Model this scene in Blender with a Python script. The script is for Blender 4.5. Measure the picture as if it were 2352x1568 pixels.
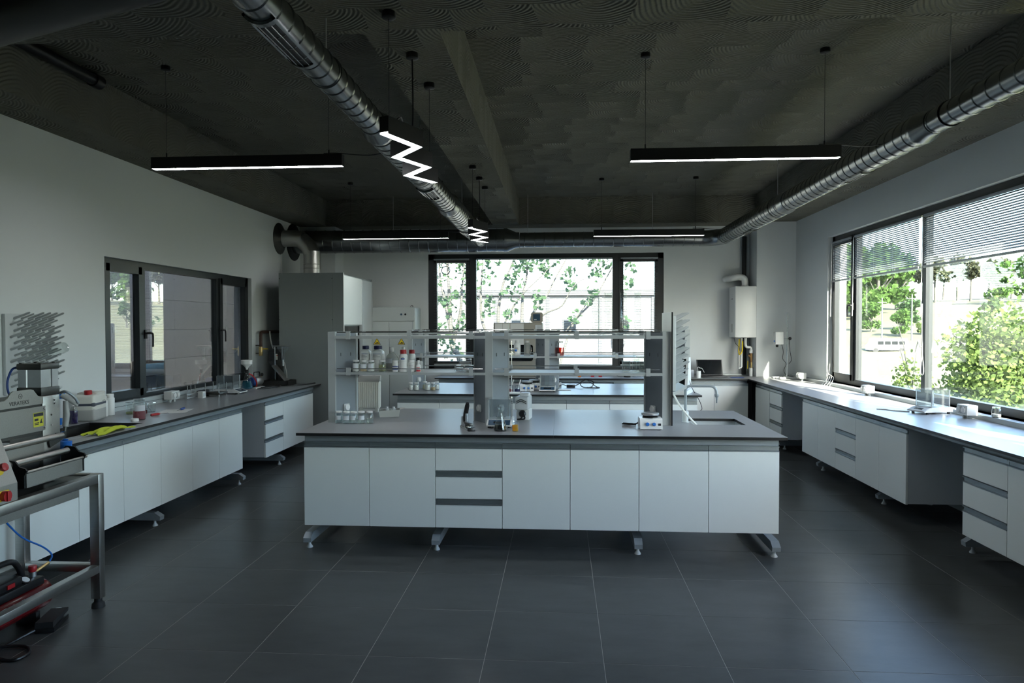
import bpy, bmesh, math, random
from mathutils import Vector, Matrix, Euler
random.seed(7)
for o in list(bpy.data.objects): bpy.data.objects.remove(o)
S = bpy.context.scene
COL = S.collection
PI = math.pi

# ------------------------------------------------------------------ camera
cam = bpy.data.objects.new('camera', bpy.data.cameras.new('camera'))
COL.objects.link(cam); S.camera = cam
cam.data.sensor_width = 36.0
cam.data.lens = 1600 * 36.0 / 2352
cam.data.clip_end = 900
def cam_pose(yaw, pitch, roll, h):
    w = Vector((-math.sin(yaw) * math.cos(pitch), math.cos(yaw) * math.cos(pitch), math.sin(pitch)))
    r = Vector((math.cos(yaw), math.sin(yaw), 0)); u = r.cross(w)
    r2 = r * math.cos(roll) + u * math.sin(roll); u2 = -r * math.sin(roll) + u * math.cos(roll)
    m = Matrix((r2, u2, -w)).transposed().to_4x4(); m.translation = (0, 0, h)
    cam.matrix_world = m
cam_pose(.0693, -.0228, -.0013, 1.684)

# ------------------------------------------------------------------ world, sun, exposure
SUN_DIR = Vector((-.298, .9546, -.741)).normalized()          # the way the sunlight travels
W = bpy.data.worlds.new('sky'); S.world = W; W.use_nodes = True
nt = W.node_tree; nt.nodes.clear()
wo = nt.nodes.new('ShaderNodeOutputWorld'); bg = nt.nodes.new('ShaderNodeBackground')
sk = nt.nodes.new('ShaderNodeTexSky'); sk.sky_type = 'NISHITA'; sk.sun_disc = False
sk.sun_elevation = math.radians(36.5); sk.sun_rotation = math.atan2(.298, -.9546)
sk.air_density = 1.0; sk.dust_density = 1.6; sk.ozone_density = 1.0; sk.altitude = 200
bg.inputs['Strength'].default_value = SKY_STRENGTH = 1.9
nt.links.new(sk.outputs[0], bg.inputs[0]); nt.links.new(bg.outputs[0], wo.inputs[0])
sl = bpy.data.lights.new('sun', 'SUN'); sl.energy = 52.0; sl.angle = math.radians(.6); sl.color = (1.0, .93, .80)
so = bpy.data.objects.new('sun', sl); COL.objects.link(so)
so.rotation_euler = SUN_DIR.to_track_quat('-Z', 'Y').to_euler(); so.location = (6, -10, 12)
S.view_settings.view_transform = 'Standard'; S.view_settings.look = 'None'
S.view_settings.gamma = 1.0; S.view_settings.use_curve_mapping = False
S.view_settings.exposure = 0.08
S.cycles.max_bounces = 7; S.cycles.diffuse_bounces = 4; S.cycles.glossy_bounces = 3
S.cycles.transmission_bounces = 4; S.cycles.transparent_max_bounces = 16
S.cycles.use_adaptive_sampling = True; S.cycles.adaptive_threshold = .08
S.cycles.caustics_reflective = True; S.cycles.blur_glossy = 0.5; S.cycles.caustics_refractive = False
S.cycles.sample_clamp_indirect = 10.0

# ------------------------------------------------------------------ mesh helpers
class MB:
    def __init__(s): s.v = []; s.f = []
    def add(s, vs, fs):
        o = len(s.v); s.v += [tuple(p) for p in vs]; s.f += [tuple(i + o for i in f) for f in fs]; return s
    def box(s, x0, x1, y0, y1, z0, z1):
        if x0 > x1: x0, x1 = x1, x0
        if y0 > y1: y0, y1 = y1, y0
        if z0 > z1: z0, z1 = z1, z0
        return s.add([(x0,y0,z0),(x1,y0,z0),(x1,y1,z0),(x0,y1,z0),(x0,y0,z1),(x1,y0,z1),(x1,y1,z1),(x0,y1,z1)],
                     [(3,2,1,0),(4,5,6,7),(0,1,5,4),(1,2,6,5),(2,3,7,6),(3,0,4,7)])
    def rbox(s, x0, x1, y0, y1, z0, z1, r=.005, seg=2):
        bm = bmesh.new(); bmesh.ops.create_cube(bm, size=1)
        for v in bm.verts: v.co = Vector(((x0+x1)/2 + v.co.x*abs(x1-x0), (y0+y1)/2 + v.co.y*abs(y1-y0), (z0+z1)/2 + v.co.z*abs(z1-z0)))
        bmesh.ops.bevel(bm, geom=bm.edges[:], offset=r, segments=seg, profile=.5, affect='EDGES')
        return s.bm(bm)
    def bm(s, bm, mat=None):
        bm.verts.index_update()
        s.add([(mat @ v.co if mat else v.co) for v in bm.verts], [[v.index for v in f.verts] for f in bm.faces]); bm.free(); return s
    def cyl(s, p0, p1, r0, r1=None, n=16, caps=True):
        r1 = r0 if r1 is None else r1
        p0 = Vector(p0); p1 = Vector(p1); d = (p1-p0).normalized(); a = d.orthogonal().normalized(); b = d.cross(a)
        vs = []
        for p, r in ((p0, r0), (p1, r1)):
            for i in range(n):
                t = 2*PI*i/n; vs.append(p + (a*math.cos(t) + b*math.sin(t))*r)
        fs = [(i, (i+1) % n, n+(i+1) % n, n+i) for i in range(n)]
        if caps: fs += [tuple(range(n))[::-1], tuple(range(n, 2*n))]
        return s.add(vs, fs)
    def lathe(s, prof, c=(0,0,0), n=24, d=(0,0,1), arc=None):
        d = Vector(d).normalized(); a = Vector((1,0,0)) if abs(d.z) > .9 else d.orthogonal().normalized()
        b = d.cross(a); c = Vector(c); vs = []; m = len(prof)
        for r, z in prof:
            for i in range(n):
                t = 2*PI*i/n; vs.append(c + d*z + (a*math.cos(t) + b*math.sin(t))*max(r, 1e-5))
        fs = []
        for j in range(m-1):
            for i in range(n): fs.append((j*n+i, j*n+(i+1) % n, (j+1)*n+(i+1) % n, (j+1)*n+i))
        ring = prof[0] == prof[-1]
        if prof[0][0] > 1e-4 and not ring: fs.append(tuple(range(n))[::-1])
        if prof[-1][0] > 1e-4 and not ring: fs.append(tuple(range((m-1)*n, m*n)))
        return s.add(vs, fs)
    def tube(s, pts, r, n=8, closed=False):
        pts = [Vector(p) for p in pts]; m = len(pts); vs = []; rs = r if isinstance(r, (list, tuple)) else [r]*m
        t0 = (pts[1]-pts[0]).normalized(); a = t0.orthogonal().normalized()
        for i, p in enumerate(pts):
            if closed: t = (pts[(i+1) % m]-pts[i-1])
            elif i == 0: t = pts[1]-pts[0]
            elif i == m-1: t = pts[-1]-pts[-2]
            else: t = (pts[i+1]-pts[i]).normalized() + (pts[i]-pts[i-1]).normalized()
            t = t.normalized() if t.length > 1e-9 else t0
            a = (a - t*a.dot(t)); a = a.normalized() if a.length > 1e-6 else t.orthogonal().normalized()
            b = t.cross(a)
            for k in range(n):
                q = 2*PI*k/n; vs.append(p + (a*math.cos(q) + b*math.sin(q))*rs[i])
        fs = []
        for i in range(m if closed else m-1):
            j = (i+1) % m
            for k in range(n): fs.append((i*n+k, i*n+(k+1) % n, j*n+(k+1) % n, j*n+k))
        if not closed: fs += [tuple(range(n))[::-1], tuple(range((m-1)*n, m*n))]
        return s.add(vs, fs)
    def prism(s, poly, a, b, ax='z'):
        f = {'z': lambda p, t: (p[0], p[1], t), 'y': lambda p, t: (p[0], t, p[1]), 'x': lambda p, t: (t, p[0], p[1])}[ax]
        n = len(poly); vs = [f(p, a) for p in poly] + [f(p, b) for p in poly]
        return s.add(vs, [tuple(range(n))[::-1], tuple(range(n, 2*n))] + [(i, (i+1) % n, n+(i+1) % n, n+i) for i in range(n)])
    def ball(s, c, r, sz=1, n=12, m=8):
        return s.lathe([(r*math.sin(PI*j/m), -r*sz*math.cos(PI*j/m)) for j in range(m+1)], c, n)
    def xf(s, M): s.v = [tuple(M @ Vector(p)) for p in s.v]; return s
    def mesh(s, name, mat=None, smooth=38):
        me = bpy.data.meshes.new(name); me.from_pydata(s.v, [], s.f)
        b = bmesh.new(); b.from_mesh(me); bmesh.ops.recalc_face_normals(b, faces=b.faces[:]); b.to_mesh(me); b.free()
        if smooth: me.shade_smooth(); me.set_sharp_from_angle(angle=math.radians(smooth))
        if mat: me.materials.append(M(mat) if isinstance(mat, str) else mat)
        return me
    def build(s, name, mat=None, parent=None, loc=None, rot=None, smooth=38):
        return link(name, s.mesh(name, mat, smooth), parent, loc, rot)
def link(name, me, parent=None, loc=None, rot=None):
    o = bpy.data.objects.new(name, me); COL.objects.link(o)
    if parent: o.parent = parent
    if loc: o.location = loc
    if rot is not None: o.rotation_euler = rot if not isinstance(rot, (int, float)) else (0, 0, rot)
    return o
def tag(o, label, cat, group=None, kind=None):
    o['label'] = label; o['category'] = cat
    if group: o['group'] = group
    if kind: o['kind'] = kind
    return o
def thing(name, label, cat, loc=(0,0,0), rotz=0, group=None):
    o = bpy.data.objects.new(name, None); COL.objects.link(o); o.empty_display_size = .05
    o.location = loc; o.rotation_euler = (0, 0, rotz)
    return tag(o, label, cat, group)
def struct(name, mb, mat, parent=None, smooth=None):
    o = mb.build(name, mat, parent, smooth=smooth)
    if not parent: o['kind'] = 'structure'
    return o
def copy_tree(o, parent=None):
    c = o.copy(); COL.objects.link(c); c.parent = parent
    for ch in [x for x in bpy.data.objects if x.parent == o]: copy_tree(ch, c)
    return c
def place(root, loc, rotz=0, label=None, sc=None):
    c = copy_tree(root); c.location = loc; c.rotation_euler = (0, 0, rotz)
    if label: c['label'] = label
    if sc: c.scale = (sc, sc, sc) if not isinstance(sc, tuple) else sc
    return c
def arc(c, r, a0, a1, n=8, ax='z'):
    out = []
    for i in range(n+1):
        t = math.radians(a0 + (a1-a0)*i/n); u, w = r*math.cos(t), r*math.sin(t)
        out.append({'z': (c[0]+u, c[1]+w, c[2]), 'y': (c[0]+u, c[1], c[2]+w), 'x': (c[0], c[1]+u, c[2]+w)}[ax])
    return out
def spline(pts, k=6):
    P = [Vector(p) for p in pts]; P = [P[0]*2-P[1]] + P + [P[-1]*2-P[-2]]; out = []
    for i in range(1, len(P)-2):
        for j in range(k):
            t = j/k; a, b, c, d = P[i-1], P[i], P[i+1], P[i+2]
            out.append(.5*((2*b) + (c-a)*t + (2*a-5*b+4*c-d)*t*t + (3*b-a-3*c+d)*t**3))
    return out + [P[-2]]

# ------------------------------------------------------------------ materials
MATS = {}
def M(n): return MATS[n]
def new_mat(name):
    m = bpy.data.materials.new(name); m.use_nodes = True; MATS[name] = m; t = m.node_tree
    return m, t, t.nodes['Principled BSDF']
def node(t, ty, **kw):
    n = t.nodes.new(ty)
    for k, v in kw.items():
        if k.startswith('i_'):
            key = k[2:]; n.inputs[int(key) if key.isdigit() else key].default_value = v
        else: setattr(n, k, v)
    return n
def pm(name, col, rough=.5, metal=0., spec=.5, var=.06, vscale=9, bump=0., bscale=120, coat=0., stretch=None):
    m, t, b = new_mat(name)
    b.inputs['Roughness'].default_value = rough; b.inputs['Metallic'].default_value = metal
    b.inputs['Specular IOR Level'].default_value = spec; b.inputs['Coat Weight'].default_value = coat
    tc = node(t, 'ShaderNodeTexCoord'); src = tc.outputs['Object']
    if stretch:
        mp = node(t, 'ShaderNodeMapping'); mp.inputs['Scale'].default_value = stretch; t.links.new(src, mp.inputs[0]); src = mp.outputs[0]
    nz = node(t, 'ShaderNodeTexNoise', i_Scale=vscale, i_Detail=4.); t.links.new(src, nz.inputs['Vector'])
    mx = node(t, 'ShaderNodeMix', data_type='RGBA')
    mx.inputs[6].default_value = (*[c*(1-var) for c in col], 1); mx.inputs[7].default_value = (*[min(1, c*(1+var)) for c in col], 1)
    t.links.new(nz.outputs[0], mx.inputs[0]); t.links.new(mx.outputs[2], b.inputs['Base Color'])
    if bump:
        n2 = node(t, 'ShaderNodeTexNoise', i_Scale=bscale, i_Detail=3.); t.links.new(src, n2.inputs['Vector'])
        bp = node(t, 'ShaderNodeBump', i_Strength=bump, i_Distance=.002); t.links.new(n2.outputs[0], bp.inputs['Height']); t.links.new(bp.outputs[0], b.inputs['Normal'])
    return m
def glass(name, tint=(.93,.96,.95), refl=1.0, rough=.0, ior=1.5, haze=None):
    """a thin sheet of glass: clear tinted transmission with a Fresnel reflection"""
    m, t, b = new_mat(name); t.nodes.remove(b); out = t.nodes['Material Output']
    tr = node(t, 'ShaderNodeBsdfTransparent'); tr.inputs[0].default_value = (*tint, 1)
    gl = node(t, 'ShaderNodeBsdfGlossy'); gl.inputs['Roughness'].default_value = rough; gl.inputs[0].default_value = (1,1,1,1)
    ge = node(t, 'ShaderNodeNewGeometry'); ri = node(t, 'ShaderNodeMapRange'); ri.inputs[3].default_value = ior; ri.inputs[4].default_value = 1/ior
    fr = node(t, 'ShaderNodeFresnel'); t.links.new(ge.outputs['Backfacing'], ri.inputs[0]); t.links.new(ri.outputs[0], fr.inputs['IOR']); mu = node(t, 'ShaderNodeMath', operation='MULTIPLY'); mu.inputs[1].default_value = refl; mu.use_clamp = True
    t.links.new(fr.outputs[0], mu.inputs[0]); mx = node(t, 'ShaderNodeMixShader')
    t.links.new(mu.outputs[0], mx.inputs[0]); t.links.new(tr.outputs[0], mx.inputs[1]); t.links.new(gl.outputs[0], mx.inputs[2])
    last = mx.outputs[0]
    if haze:
        df = node(t, 'ShaderNodeBsdfDiffuse'); df.inputs[0].default_value = (*haze[1], 1); m2 = node(t, 'ShaderNodeMixShader'); m2.inputs[0].default_value = haze[0]
        t.links.new(last, m2.inputs[1]); t.links.new(df.outputs[0], m2.inputs[2]); last = m2.outputs[0]
    t.links.new(last, out.inputs[0]); return m
def emis(name, col, strength):
    m, t, b = new_mat(name); b.inputs['Base Color'].default_value = (.8,.8,.8,1)
    b.inputs['Emission Color'].default_value = (*col, 1); b.inputs['Emission Strength'].default_value = strength; return m
def plaster(name, ax, W_=.46, H_=.24, pitch=.024):
    """combed skim plaster: rows of overlapping fans of concentric grooves"""
    m, t, b = new_mat(name); L = t.links
    b.inputs['Roughness'].default_value = .85; b.inputs['Specular IOR Level'].default_value = .25
    g = node(t, 'ShaderNodeNewGeometry'); sp = node(t, 'ShaderNodeSeparateXYZ')
    wob = node(t, 'ShaderNodeTexNoise', i_Scale=1.3, i_Detail=2.); L.new(g.outputs['Position'], wob.inputs['Vector'])
    vm = node(t, 'ShaderNodeVectorMath', operation='MULTIPLY_ADD'); vm.inputs[1].default_value = (.22,.22,.22)
    L.new(wob.outputs[1], vm.inputs[0]); L.new(g.outputs['Position'], vm.inputs[2]); L.new(vm.outputs[0], sp.inputs[0])
    def mth(op, a, b_=None, c=None):
        n = node(t, 'ShaderNodeMath', operation=op)
        for i, x in enumerate((a, b_, c)):
            if x is None: continue
            if isinstance(x, (int, float)): n.inputs[i].default_value = x
            else: L.new(x, n.inputs[i])
        return n.outputs[0]
    u, v = {'z': (sp.outputs[0], sp.outputs[1]), 'x': (sp.outputs[1], sp.outputs[2]), 'y': (sp.outputs[0], sp.outputs[2])}[ax]
    row = mth('FLOOR', mth('DIVIDE', v, H_))
    w1 = node(t, 'ShaderNodeTexWhiteNoise', noise_dimensions='1D'); L.new(row, w1.inputs['W'])
    uu = mth('ADD', u, mth('MULTIPLY', w1.outputs[0], W_))
    colm = mth('FLOOR', mth('DIVIDE', uu, W_))
    w2 = node(t, 'ShaderNodeTexWhiteNoise', noise_dimensions='2D'); cb = node(t, 'ShaderNodeCombineXYZ'); L.new(row, cb.inputs[0]); L.new(colm, cb.inputs[1]); L.new(cb.outputs[0], w2.inputs['Vector'])
    lu = mth('SUBTRACT', uu, mth('MULTIPLY', mth('ADD', colm, mth('MULTIPLY_ADD', w2.outputs[0], .5, .25)), W_))
    lv = mth('SUBTRACT', v, mth('MULTIPLY', mth('ADD', row, mth('MULTIPLY_ADD', w2.outputs[0], .4, -.45)), H_))
    d = mth('SQRT', mth('ADD', mth('MULTIPLY', lu, lu), mth('MULTIPLY', lv, lv)))
    ring = mth('SINE', mth('MULTIPLY', d, 2*PI/pitch))
    amp = node(t, 'ShaderNodeTexNoise', i_Scale=2.2, i_Detail=2.); L.new(g.outputs['Position'], amp.inputs['Vector'])
    rel = mth('MULTIPLY_ADD', mth('MULTIPLY', ring, mth('MULTIPLY_ADD', amp.outputs[0], 1.3, .1)), .7, mth('MULTIPLY', d, 60.0))
    fine = node(t, 'ShaderNodeTexNoise', i_Scale=55., i_Detail=4.); L.new(g.outputs['Position'], fine.inputs['Vector'])
    hgt = mth('ADD', rel, mth('MULTIPLY', fine.outputs[0], .8))
    bp = node(t, 'ShaderNodeBump', i_Strength=.9, i_Distance=.008); L.new(hgt, bp.inputs['Height']); L.new(bp.outputs[0], b.inputs['Normal'])
    mx = node(t, 'ShaderNodeMix', data_type='RGBA'); mx.inputs[6].default_value = (.115,.115,.095,1); mx.inputs[7].default_value = (.20,.20,.165,1)
    big = node(t, 'ShaderNodeTexNoise', i_Scale=.9, i_Detail=5.); L.new(g.outputs['Position'], big.inputs['Vector']); L.new(big.outputs[0], mx.inputs[0])
    L.new(mx.outputs[2], b.inputs['Base Color']); return m
def tile_mat():
    m, t, b = new_mat('floor_tile'); L = t.links
    b.inputs['Specular IOR Level'].default_value = .5
    g = node(t, 'ShaderNodeNewGeometry'); oi = node(t, 'ShaderNodeObjectInfo')
    ad = node(t, 'ShaderNodeVectorMath', operation='MULTIPLY_ADD'); ad.inputs[1].default_value = (9,9,9)
    cb = node(t, 'ShaderNodeCombineXYZ'); L.new(oi.outputs['Random'], cb.inputs[0]); L.new(oi.outputs['Random'], cb.inputs[1]); L.new(cb.outputs[0], ad.inputs[0]); L.new(g.outputs['Position'], ad.inputs[2])
    mp = node(t, 'ShaderNodeMapping'); mp.inputs['Scale'].default_value = (1, 2.4, 1); L.new(ad.outputs[0], mp.inputs[0])
    n1 = node(t, 'ShaderNodeTexNoise', i_Scale=3.2, i_Detail=8., i_Roughness=.65); L.new(mp.outputs[0], n1.inputs['Vector'])
    cr = node(t, 'ShaderNodeValToRGB'); cr.color_ramp.elements[0].position = .3; cr.color_ramp.elements[1].position = .75
    cr.color_ramp.elements[0].color = (.050,.055,.055,1); cr.color_ramp.elements[1].color = (.088,.096,.096,1); L.new(n1.outputs[0], cr.inputs[0]); L.new(cr.outputs[0], b.inputs['Base Color'])
    n2 = node(t, 'ShaderNodeTexNoise', i_Scale=26., i_Detail=5.); L.new(mp.outputs[0], n2.inputs['Vector'])
    mr = node(t, 'ShaderNodeMapRange'); mr.inputs[3].default_value = .30; mr.inputs[4].default_value = .37; L.new(n1.outputs[0], mr.inputs[0]); L.new(mr.outputs[0], b.inputs['Roughness'])
    bp = node(t, 'ShaderNodeBump', i_Strength=.12, i_Distance=.001); L.new(n2.outputs[0], bp.inputs['Height']); L.new(bp.outputs[0], b.inputs['Normal'])
def brushed(name, col, rough=.32, sc=(2,60,60)):
    m = pm(name, col, rough, 1.0, .5, .12, 4, bump=.06, bscale=6, stretch=sc); return m
plaster('plaster_ceiling', 'z'); plaster('plaster_side', 'x', .40, .42, .026); plaster('plaster_end', 'y', .40, .42, .026)
tile_mat()
pm('wall_paint', (.67,.70,.70), .75, var=.02, vscale=2, bump=.08, bscale=200, spec=.3)
pm('cabinet_grey', (.42,.45,.44), .42, var=.02, vscale=3); pm('hood_grey', (.28,.31,.31), .5, var=.02, vscale=3); pm('stain_band', (.075,.085,.11), .5, var=.2, vscale=20); pm('grout', (.44,.43,.40), .9); pm('laminate', (.81,.85,.82), .33, var=.015, vscale=3, spec=.5)
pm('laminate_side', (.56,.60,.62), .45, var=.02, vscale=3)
pm('worktop', (.30,.31,.32), .33, var=.05, vscale=60, spec=.40); pm('black_edge', (.012,.012,.013), .35, var=.1)
pm('aluminium', (.36,.40,.41), .38, .85, var=.04, vscale=5); pm('grey_paint', (.30,.34,.36), .4, .2, var=.03)
pm('rail_grey', (.46,.49,.49), .42, .25, var=.03); pm('rack_panel', (.22,.245,.27), .5, .1, var=.03); pm('light_grey_plastic', (.55,.58,.58), .4, var=.02)
pm('anthracite', (.022,.026,.028), .38, .1, var=.06); pm('black_metal', (.010,.011,.012), .42, .3, var=.1)
pm('black_plastic', (.012,.012,.013), .35, var=.1); pm('rubber', (.02,.02,.02), .7, var=.1)
pm('white_plastic', (.78,.79,.77), .32, var=.015, vscale=4); pm('white_matte', (.8,.8,.78), .6, var=.02); pm('ivory', (.72,.71,.64), .4, var=.02)
pm('beige_metal', (.34,.32,.275), .45, .05, var=.02); pm('dark_glass', (.008,.010,.012), .08, spec=.6, var=.1)
brushed('duct_steel', (.24,.25,.25), .26, (3,3,3)); brushed('stainless', (.50,.49,.46), .34, (3,40,40)); brushed('chrome', (.75,.76,.76), .12, (3,3,3))
brushed('cast_aluminium', (.55,.56,.56), .42, (4,4,4)); brushed('dark_steel', (.11,.11,.105), .42, (3,30,30)); brushed('brass', (.62,.45,.20), .3, (4,4,4))
pm('red_plastic', (.42,.018,.022), .35); pm('red_tank', (.19,.010,.014), .22, coat=.4); pm('blue_plastic', (.02,.07,.30), .35); pm('bright_blue', (.02,.16,.55), .35)
pm('navy_cap', (.012,.016,.085), .4); pm('yellow', (.72,.52,.02), .5, var=.02); pm('orange', (.85,.22,.03), .45); pm('lime_cloth', (.50,.58,.04), .85, bump=.4, bscale=40)
pm('copper_rust', (.075,.040,.030), .6, .3); pm('bronze', (.30,.17,.07), .4, .7); pm('paper', (.76,.76,.74), .8, var=.02); pm('label_paper', (.62,.65,.68), .7, var=.03)
pm('ink', (.02,.02,.03), .6); pm('blue_ink', (.02,.06,.25), .6); pm('red_ink', (.5,.03,.04), .6); pm('powder', (.74,.73,.69), .85); pm('tan_powder', (.50,.38,.22), .85); pm('cream_fill', (.62,.58,.42), .8)
pm('tape_yellow', (.60,.57,.05), .5, var=.03); pm('sponge', (.70,.46,.16), .9); pm('screen_blue', (.03,.07,.12), .2); pm('purple_liquid', (.022,.012,.075), .15)
pm('dark_liquid', (.010,.008,.010), .1); pm('grey_haze_plastic', (.42,.42,.40), .45)
pm('slat', (.34,.37,.40), .45, .1, var=.01); pm('cord_white', (.75,.75,.70), .6)
glass('pane', (.90,.93,.92), 1.0); glass('glassware', (.90,.93,.92), 1.6); glass('hall_pane', (.74,.76,.76), 3.4, ior=1.5)
glass('acrylic', (.84,.87,.88), 1.2, haze=(.06, (.7,.72,.74))); glass('poly', (.80,.81,.78), .8, .2, haze=(.45, (.66,.67,.63)))
glass('amber_liquid', (.62,.07,.01), .6); glass('yellow_liquid', (.95,.62,.02), .6, haze=(.25, (.9,.55,.02))); glass('cyan_liquid', (.10,.42,.55), .6, haze=(.35, (.05,.30,.42)))
glass('pink_liquid', (.70,.28,.30), .5, haze=(.5, (.42,.14,.16))); glass('pale_liquid', (.72,.74,.50), .4, haze=(.25, (.5,.52,.32))); glass('teal_liquid', (.35,.45,.45), .4, haze=(.3, (.15,.22,.22)))
glass('blue_glass_liquid', (.10,.15,.50), .5, haze=(.4, (.03,.05,.25)))
emis('lamp_diffuser', (.94,.98,1.0), 40.0)
# ------------------------------------------------------------------ room shell
XL, XR, YB, YF = -4.20, 3.62, 11.45, -3.5
ZB, ZS = 3.28, 3.70                     # underside of the beams, of the slab
# floor: grout bed + tiles laid one by one
floor = struct('floor', MB().box(XL-.3, XR+.3, YF-.3, YB+.3, -.12, -.0012), 'grout')
tm = MB(); h = .2985
tm.add([(-h,-h,-.01),(h,-h,-.01),(h,h,-.01),(-h,h,-.01),(-h,-h,-.0006),(h,-h,-.0006),(h,h,-.0006),(-h,h,-.0006),(-h+.001,-h+.001,0),(h-.001,-h+.001,0),(h-.001,h-.001,0),(-h+.001,h-.001,0)],
       [(0,1,5,4),(1,2,6,5),(2,3,7,6),(3,0,4,7),(4,5,9,8),(5,6,10,9),(6,7,11,10),(7,4,8,11),(8,9,10,11)])
tme = tm.mesh('tile', 'floor_tile', None)
for i in range(-5, 9):
    for j in range(-11, 14):
        x = -1.5824 + .6*i + .3; y = 3.4605 + .6*j + .3
        if y < .5 and not (-2.6 < x < 2.6 and y > -.9): continue
        if x - .3 > XR or x + .3 < XL or y - .3 > YB: continue
        link('tile', tme, floor, (x, y, 0))
def wall_with_holes(name, axis, a0, a1, t0, t1, holes, mat='wall_paint', z1=ZS):
    """a wall in the plane of AXIS between t0 and t1, running a0..a1, with rectangular openings (u0,u1,z0,z1)"""
    mb = MB(); holes = sorted(holes); u = a0
    def b(u0, u1, z0, zz):
        if u1-u0 < 1e-4 or zz-z0 < 1e-4: return
        mb.box(t0, t1, u0, u1, z0, zz) if axis == 'x' else mb.box(u0, u1, t0, t1, z0, zz)
    for (h0, h1, z0, zz) in holes:
        b(u, h0, 0, z1); b(h0, h1, 0, z0); b(h0, h1, zz, z1); u = h1
    b(u, a1, 0, z1)
    return struct(name, mb, mat)
WL = (6.17, 9.24, .93, 2.33); WB = (-2.185, 1.67, .95, 2.865); WR = (5.02, 9.756, .93, 2.875); WR2 = (.6, 4.2, .93, 2.875)
wall_with_holes('wall_left', 'x', YF, YB+.3, XL-.25, XL, [WL])
wall_with_holes('wall_right', 'x', YF, YB+.3, XR, XR+.25, [WR, WR2])
wall_with_holes('wall_back', 'y', XL, XR, YB, YB+.3, [WB])
struct('wall_front', MB().box(XL, XR, YF-.25, YF, 0, ZS), 'wall_paint')
struct('column_boiler', MB().box(3.03, XR, 11.03, YB, 0, ZB), 'wall_paint')
struct('column_corner', MB().box(XL, -3.62, 11.03, YB, 0, ZB), 'wall_paint')
struct('ceiling', MB().box(XL-.25, XR+.25, YF-.25, YB+.3, ZS, ZS+.25), 'plaster_ceiling')
def beam(name, x0, x1, y0, y1):
    o = struct(name, MB().box(x0, x1, y0, y1, ZB, ZS), 'plaster_ceiling'); me = o.data
    me.materials.append(M('plaster_side')); me.materials.append(M('plaster_end'))
    for p in me.polygons:
        n = p.normal; p.material_index = 1 if abs(n.x) > .5 else 2 if abs(n.y) > .5 else 0
beam('ceiling_beam_window', 3.00, XR, YF, YB); beam('ceiling_beam_hall', XL, -3.76, YF, YB)
beam('ceiling_beam_end', -3.76, 3.00, 11.03, YB); beam('ceiling_beam_middle', -1.07, -.655, 3.78, 11.03); beam('ceiling_beam_cross', -3.76, 3.0, 3.25, 3.78)

# ------------------------------------------------------------------ windows
def window(name, fr, rect, cuts, sashes, mullion=.075, fw=.07, glassmat='pane', handles=(), depth=.07, w0=.06):
    """fr maps (u, v, w) to the world: u along the wall, v up, w outwards from the wall's inner face"""
    u0, u1, v0, v1 = rect
    def bar(mb, a0, a1, b0, b1, c0, c1):
        pts = [fr(a, b, c) for c in (c0, c1) for b in (b0, b1) for a in (a0, a1)]
        xs = [p[0] for p in pts]; ys = [p[1] for p in pts]; zs = [p[2] for p in pts]
        mb.box(min(xs), max(xs), min(ys), max(ys), min(zs), max(zs))
    mb = MB()
    bar(mb, u0, u0+fw, v0, v1, w0, w0+depth); bar(mb, u1-fw, u1, v0, v1, w0, w0+depth)
    bar(mb, u0, u1, v0, v0+fw, w0, w0+depth); bar(mb, u0, u1, v1-fw, v1, w0, w0+depth)
    for c in cuts: bar(mb, c-mullion/2, c+mullion/2, v0+fw, v1-fw, w0, w0+depth)
    root = struct(name, mb, 'anthracite')
    edges = [u0+fw] + [e for c in cuts for e in (c-mullion/2, c+mullion/2)] + [u1-fw]
    for k in range(len(cuts)+1):
        a, b = edges[2*k], edges[2*k+1]; g = .0
        if k in sashes:
            s = MB(); sw = .055; e = .018
            bar(s, a-e, a+sw, v0+fw-e, v1-fw+e, w0-.018, w0+depth-.02); bar(s, b-sw, b+e, v0+fw-e, v1-fw+e, w0-.018, w0+depth-.02)
            bar(s, a, b, v0+fw-e, v0+fw+sw, w0-.018, w0+depth-.02); bar(s, a, b, v1-fw-sw, v1-fw+e, w0-.018, w0+depth-.02)
            s.build('sash', 'anthracite', root, smooth=None); g = sw
        p = MB(); bar(p, a+g, b-g, v0+fw+g, v1-fw-g, w0+.03, w0+.036)
        p.build('pane', glassmat, root, smooth=None)
    for (hu, hv, s) in handles:
        hb = MB(); bar(hb, hu-.016, hu+.016, hv-.045, hv+.045, w0-.032, w0-.016)
        pth = spline([fr(hu, hv+.01, w0-.03), fr(hu, hv+.012, w0-.055), fr(hu+s*.03, hv+.012, w0-.068), fr(hu+s*.055, hv-.01, w0-.068), fr(hu+s*.058, hv-.13, w0-.066)], 5)
        hb.tube(pth, .010, 8); hb.build('handle', 'black_plastic', root)
    return root
FR_L = lambda u, v, w: (XL-w, u, v); FR_R = lambda u, v, w: (XR+w, u, v); FR_B = lambda u, v, w: (u, YB+w, v)
w1 = window('window_1', FR_L, WL, [6.84, 8.40], {0, 2}, glassmat='hall_pane', handles=[(6.84, 1.60, 1), (8.40, 1.62, 1)], w0=.05)
w2 = window('window_2', FR_B, WB, [-1.447, .909], {0, 2}, mullion=.12, fw=.09, handles=[(-1.447, 1.62, 1), (.909, 1.62, -1)], w0=.02)
w3 = window('window_3', FR_R, WR, [9.03, 7.37, 5.72][::-1], {3}, handles=[(9.04, 1.92, 1)], w0=.07)
w4 = window('window_4_added', FR_R, WR2, [1.8, 3.0], set(), w0=.07)  # unseen window, added to bring daylight onto the island fronts
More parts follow.
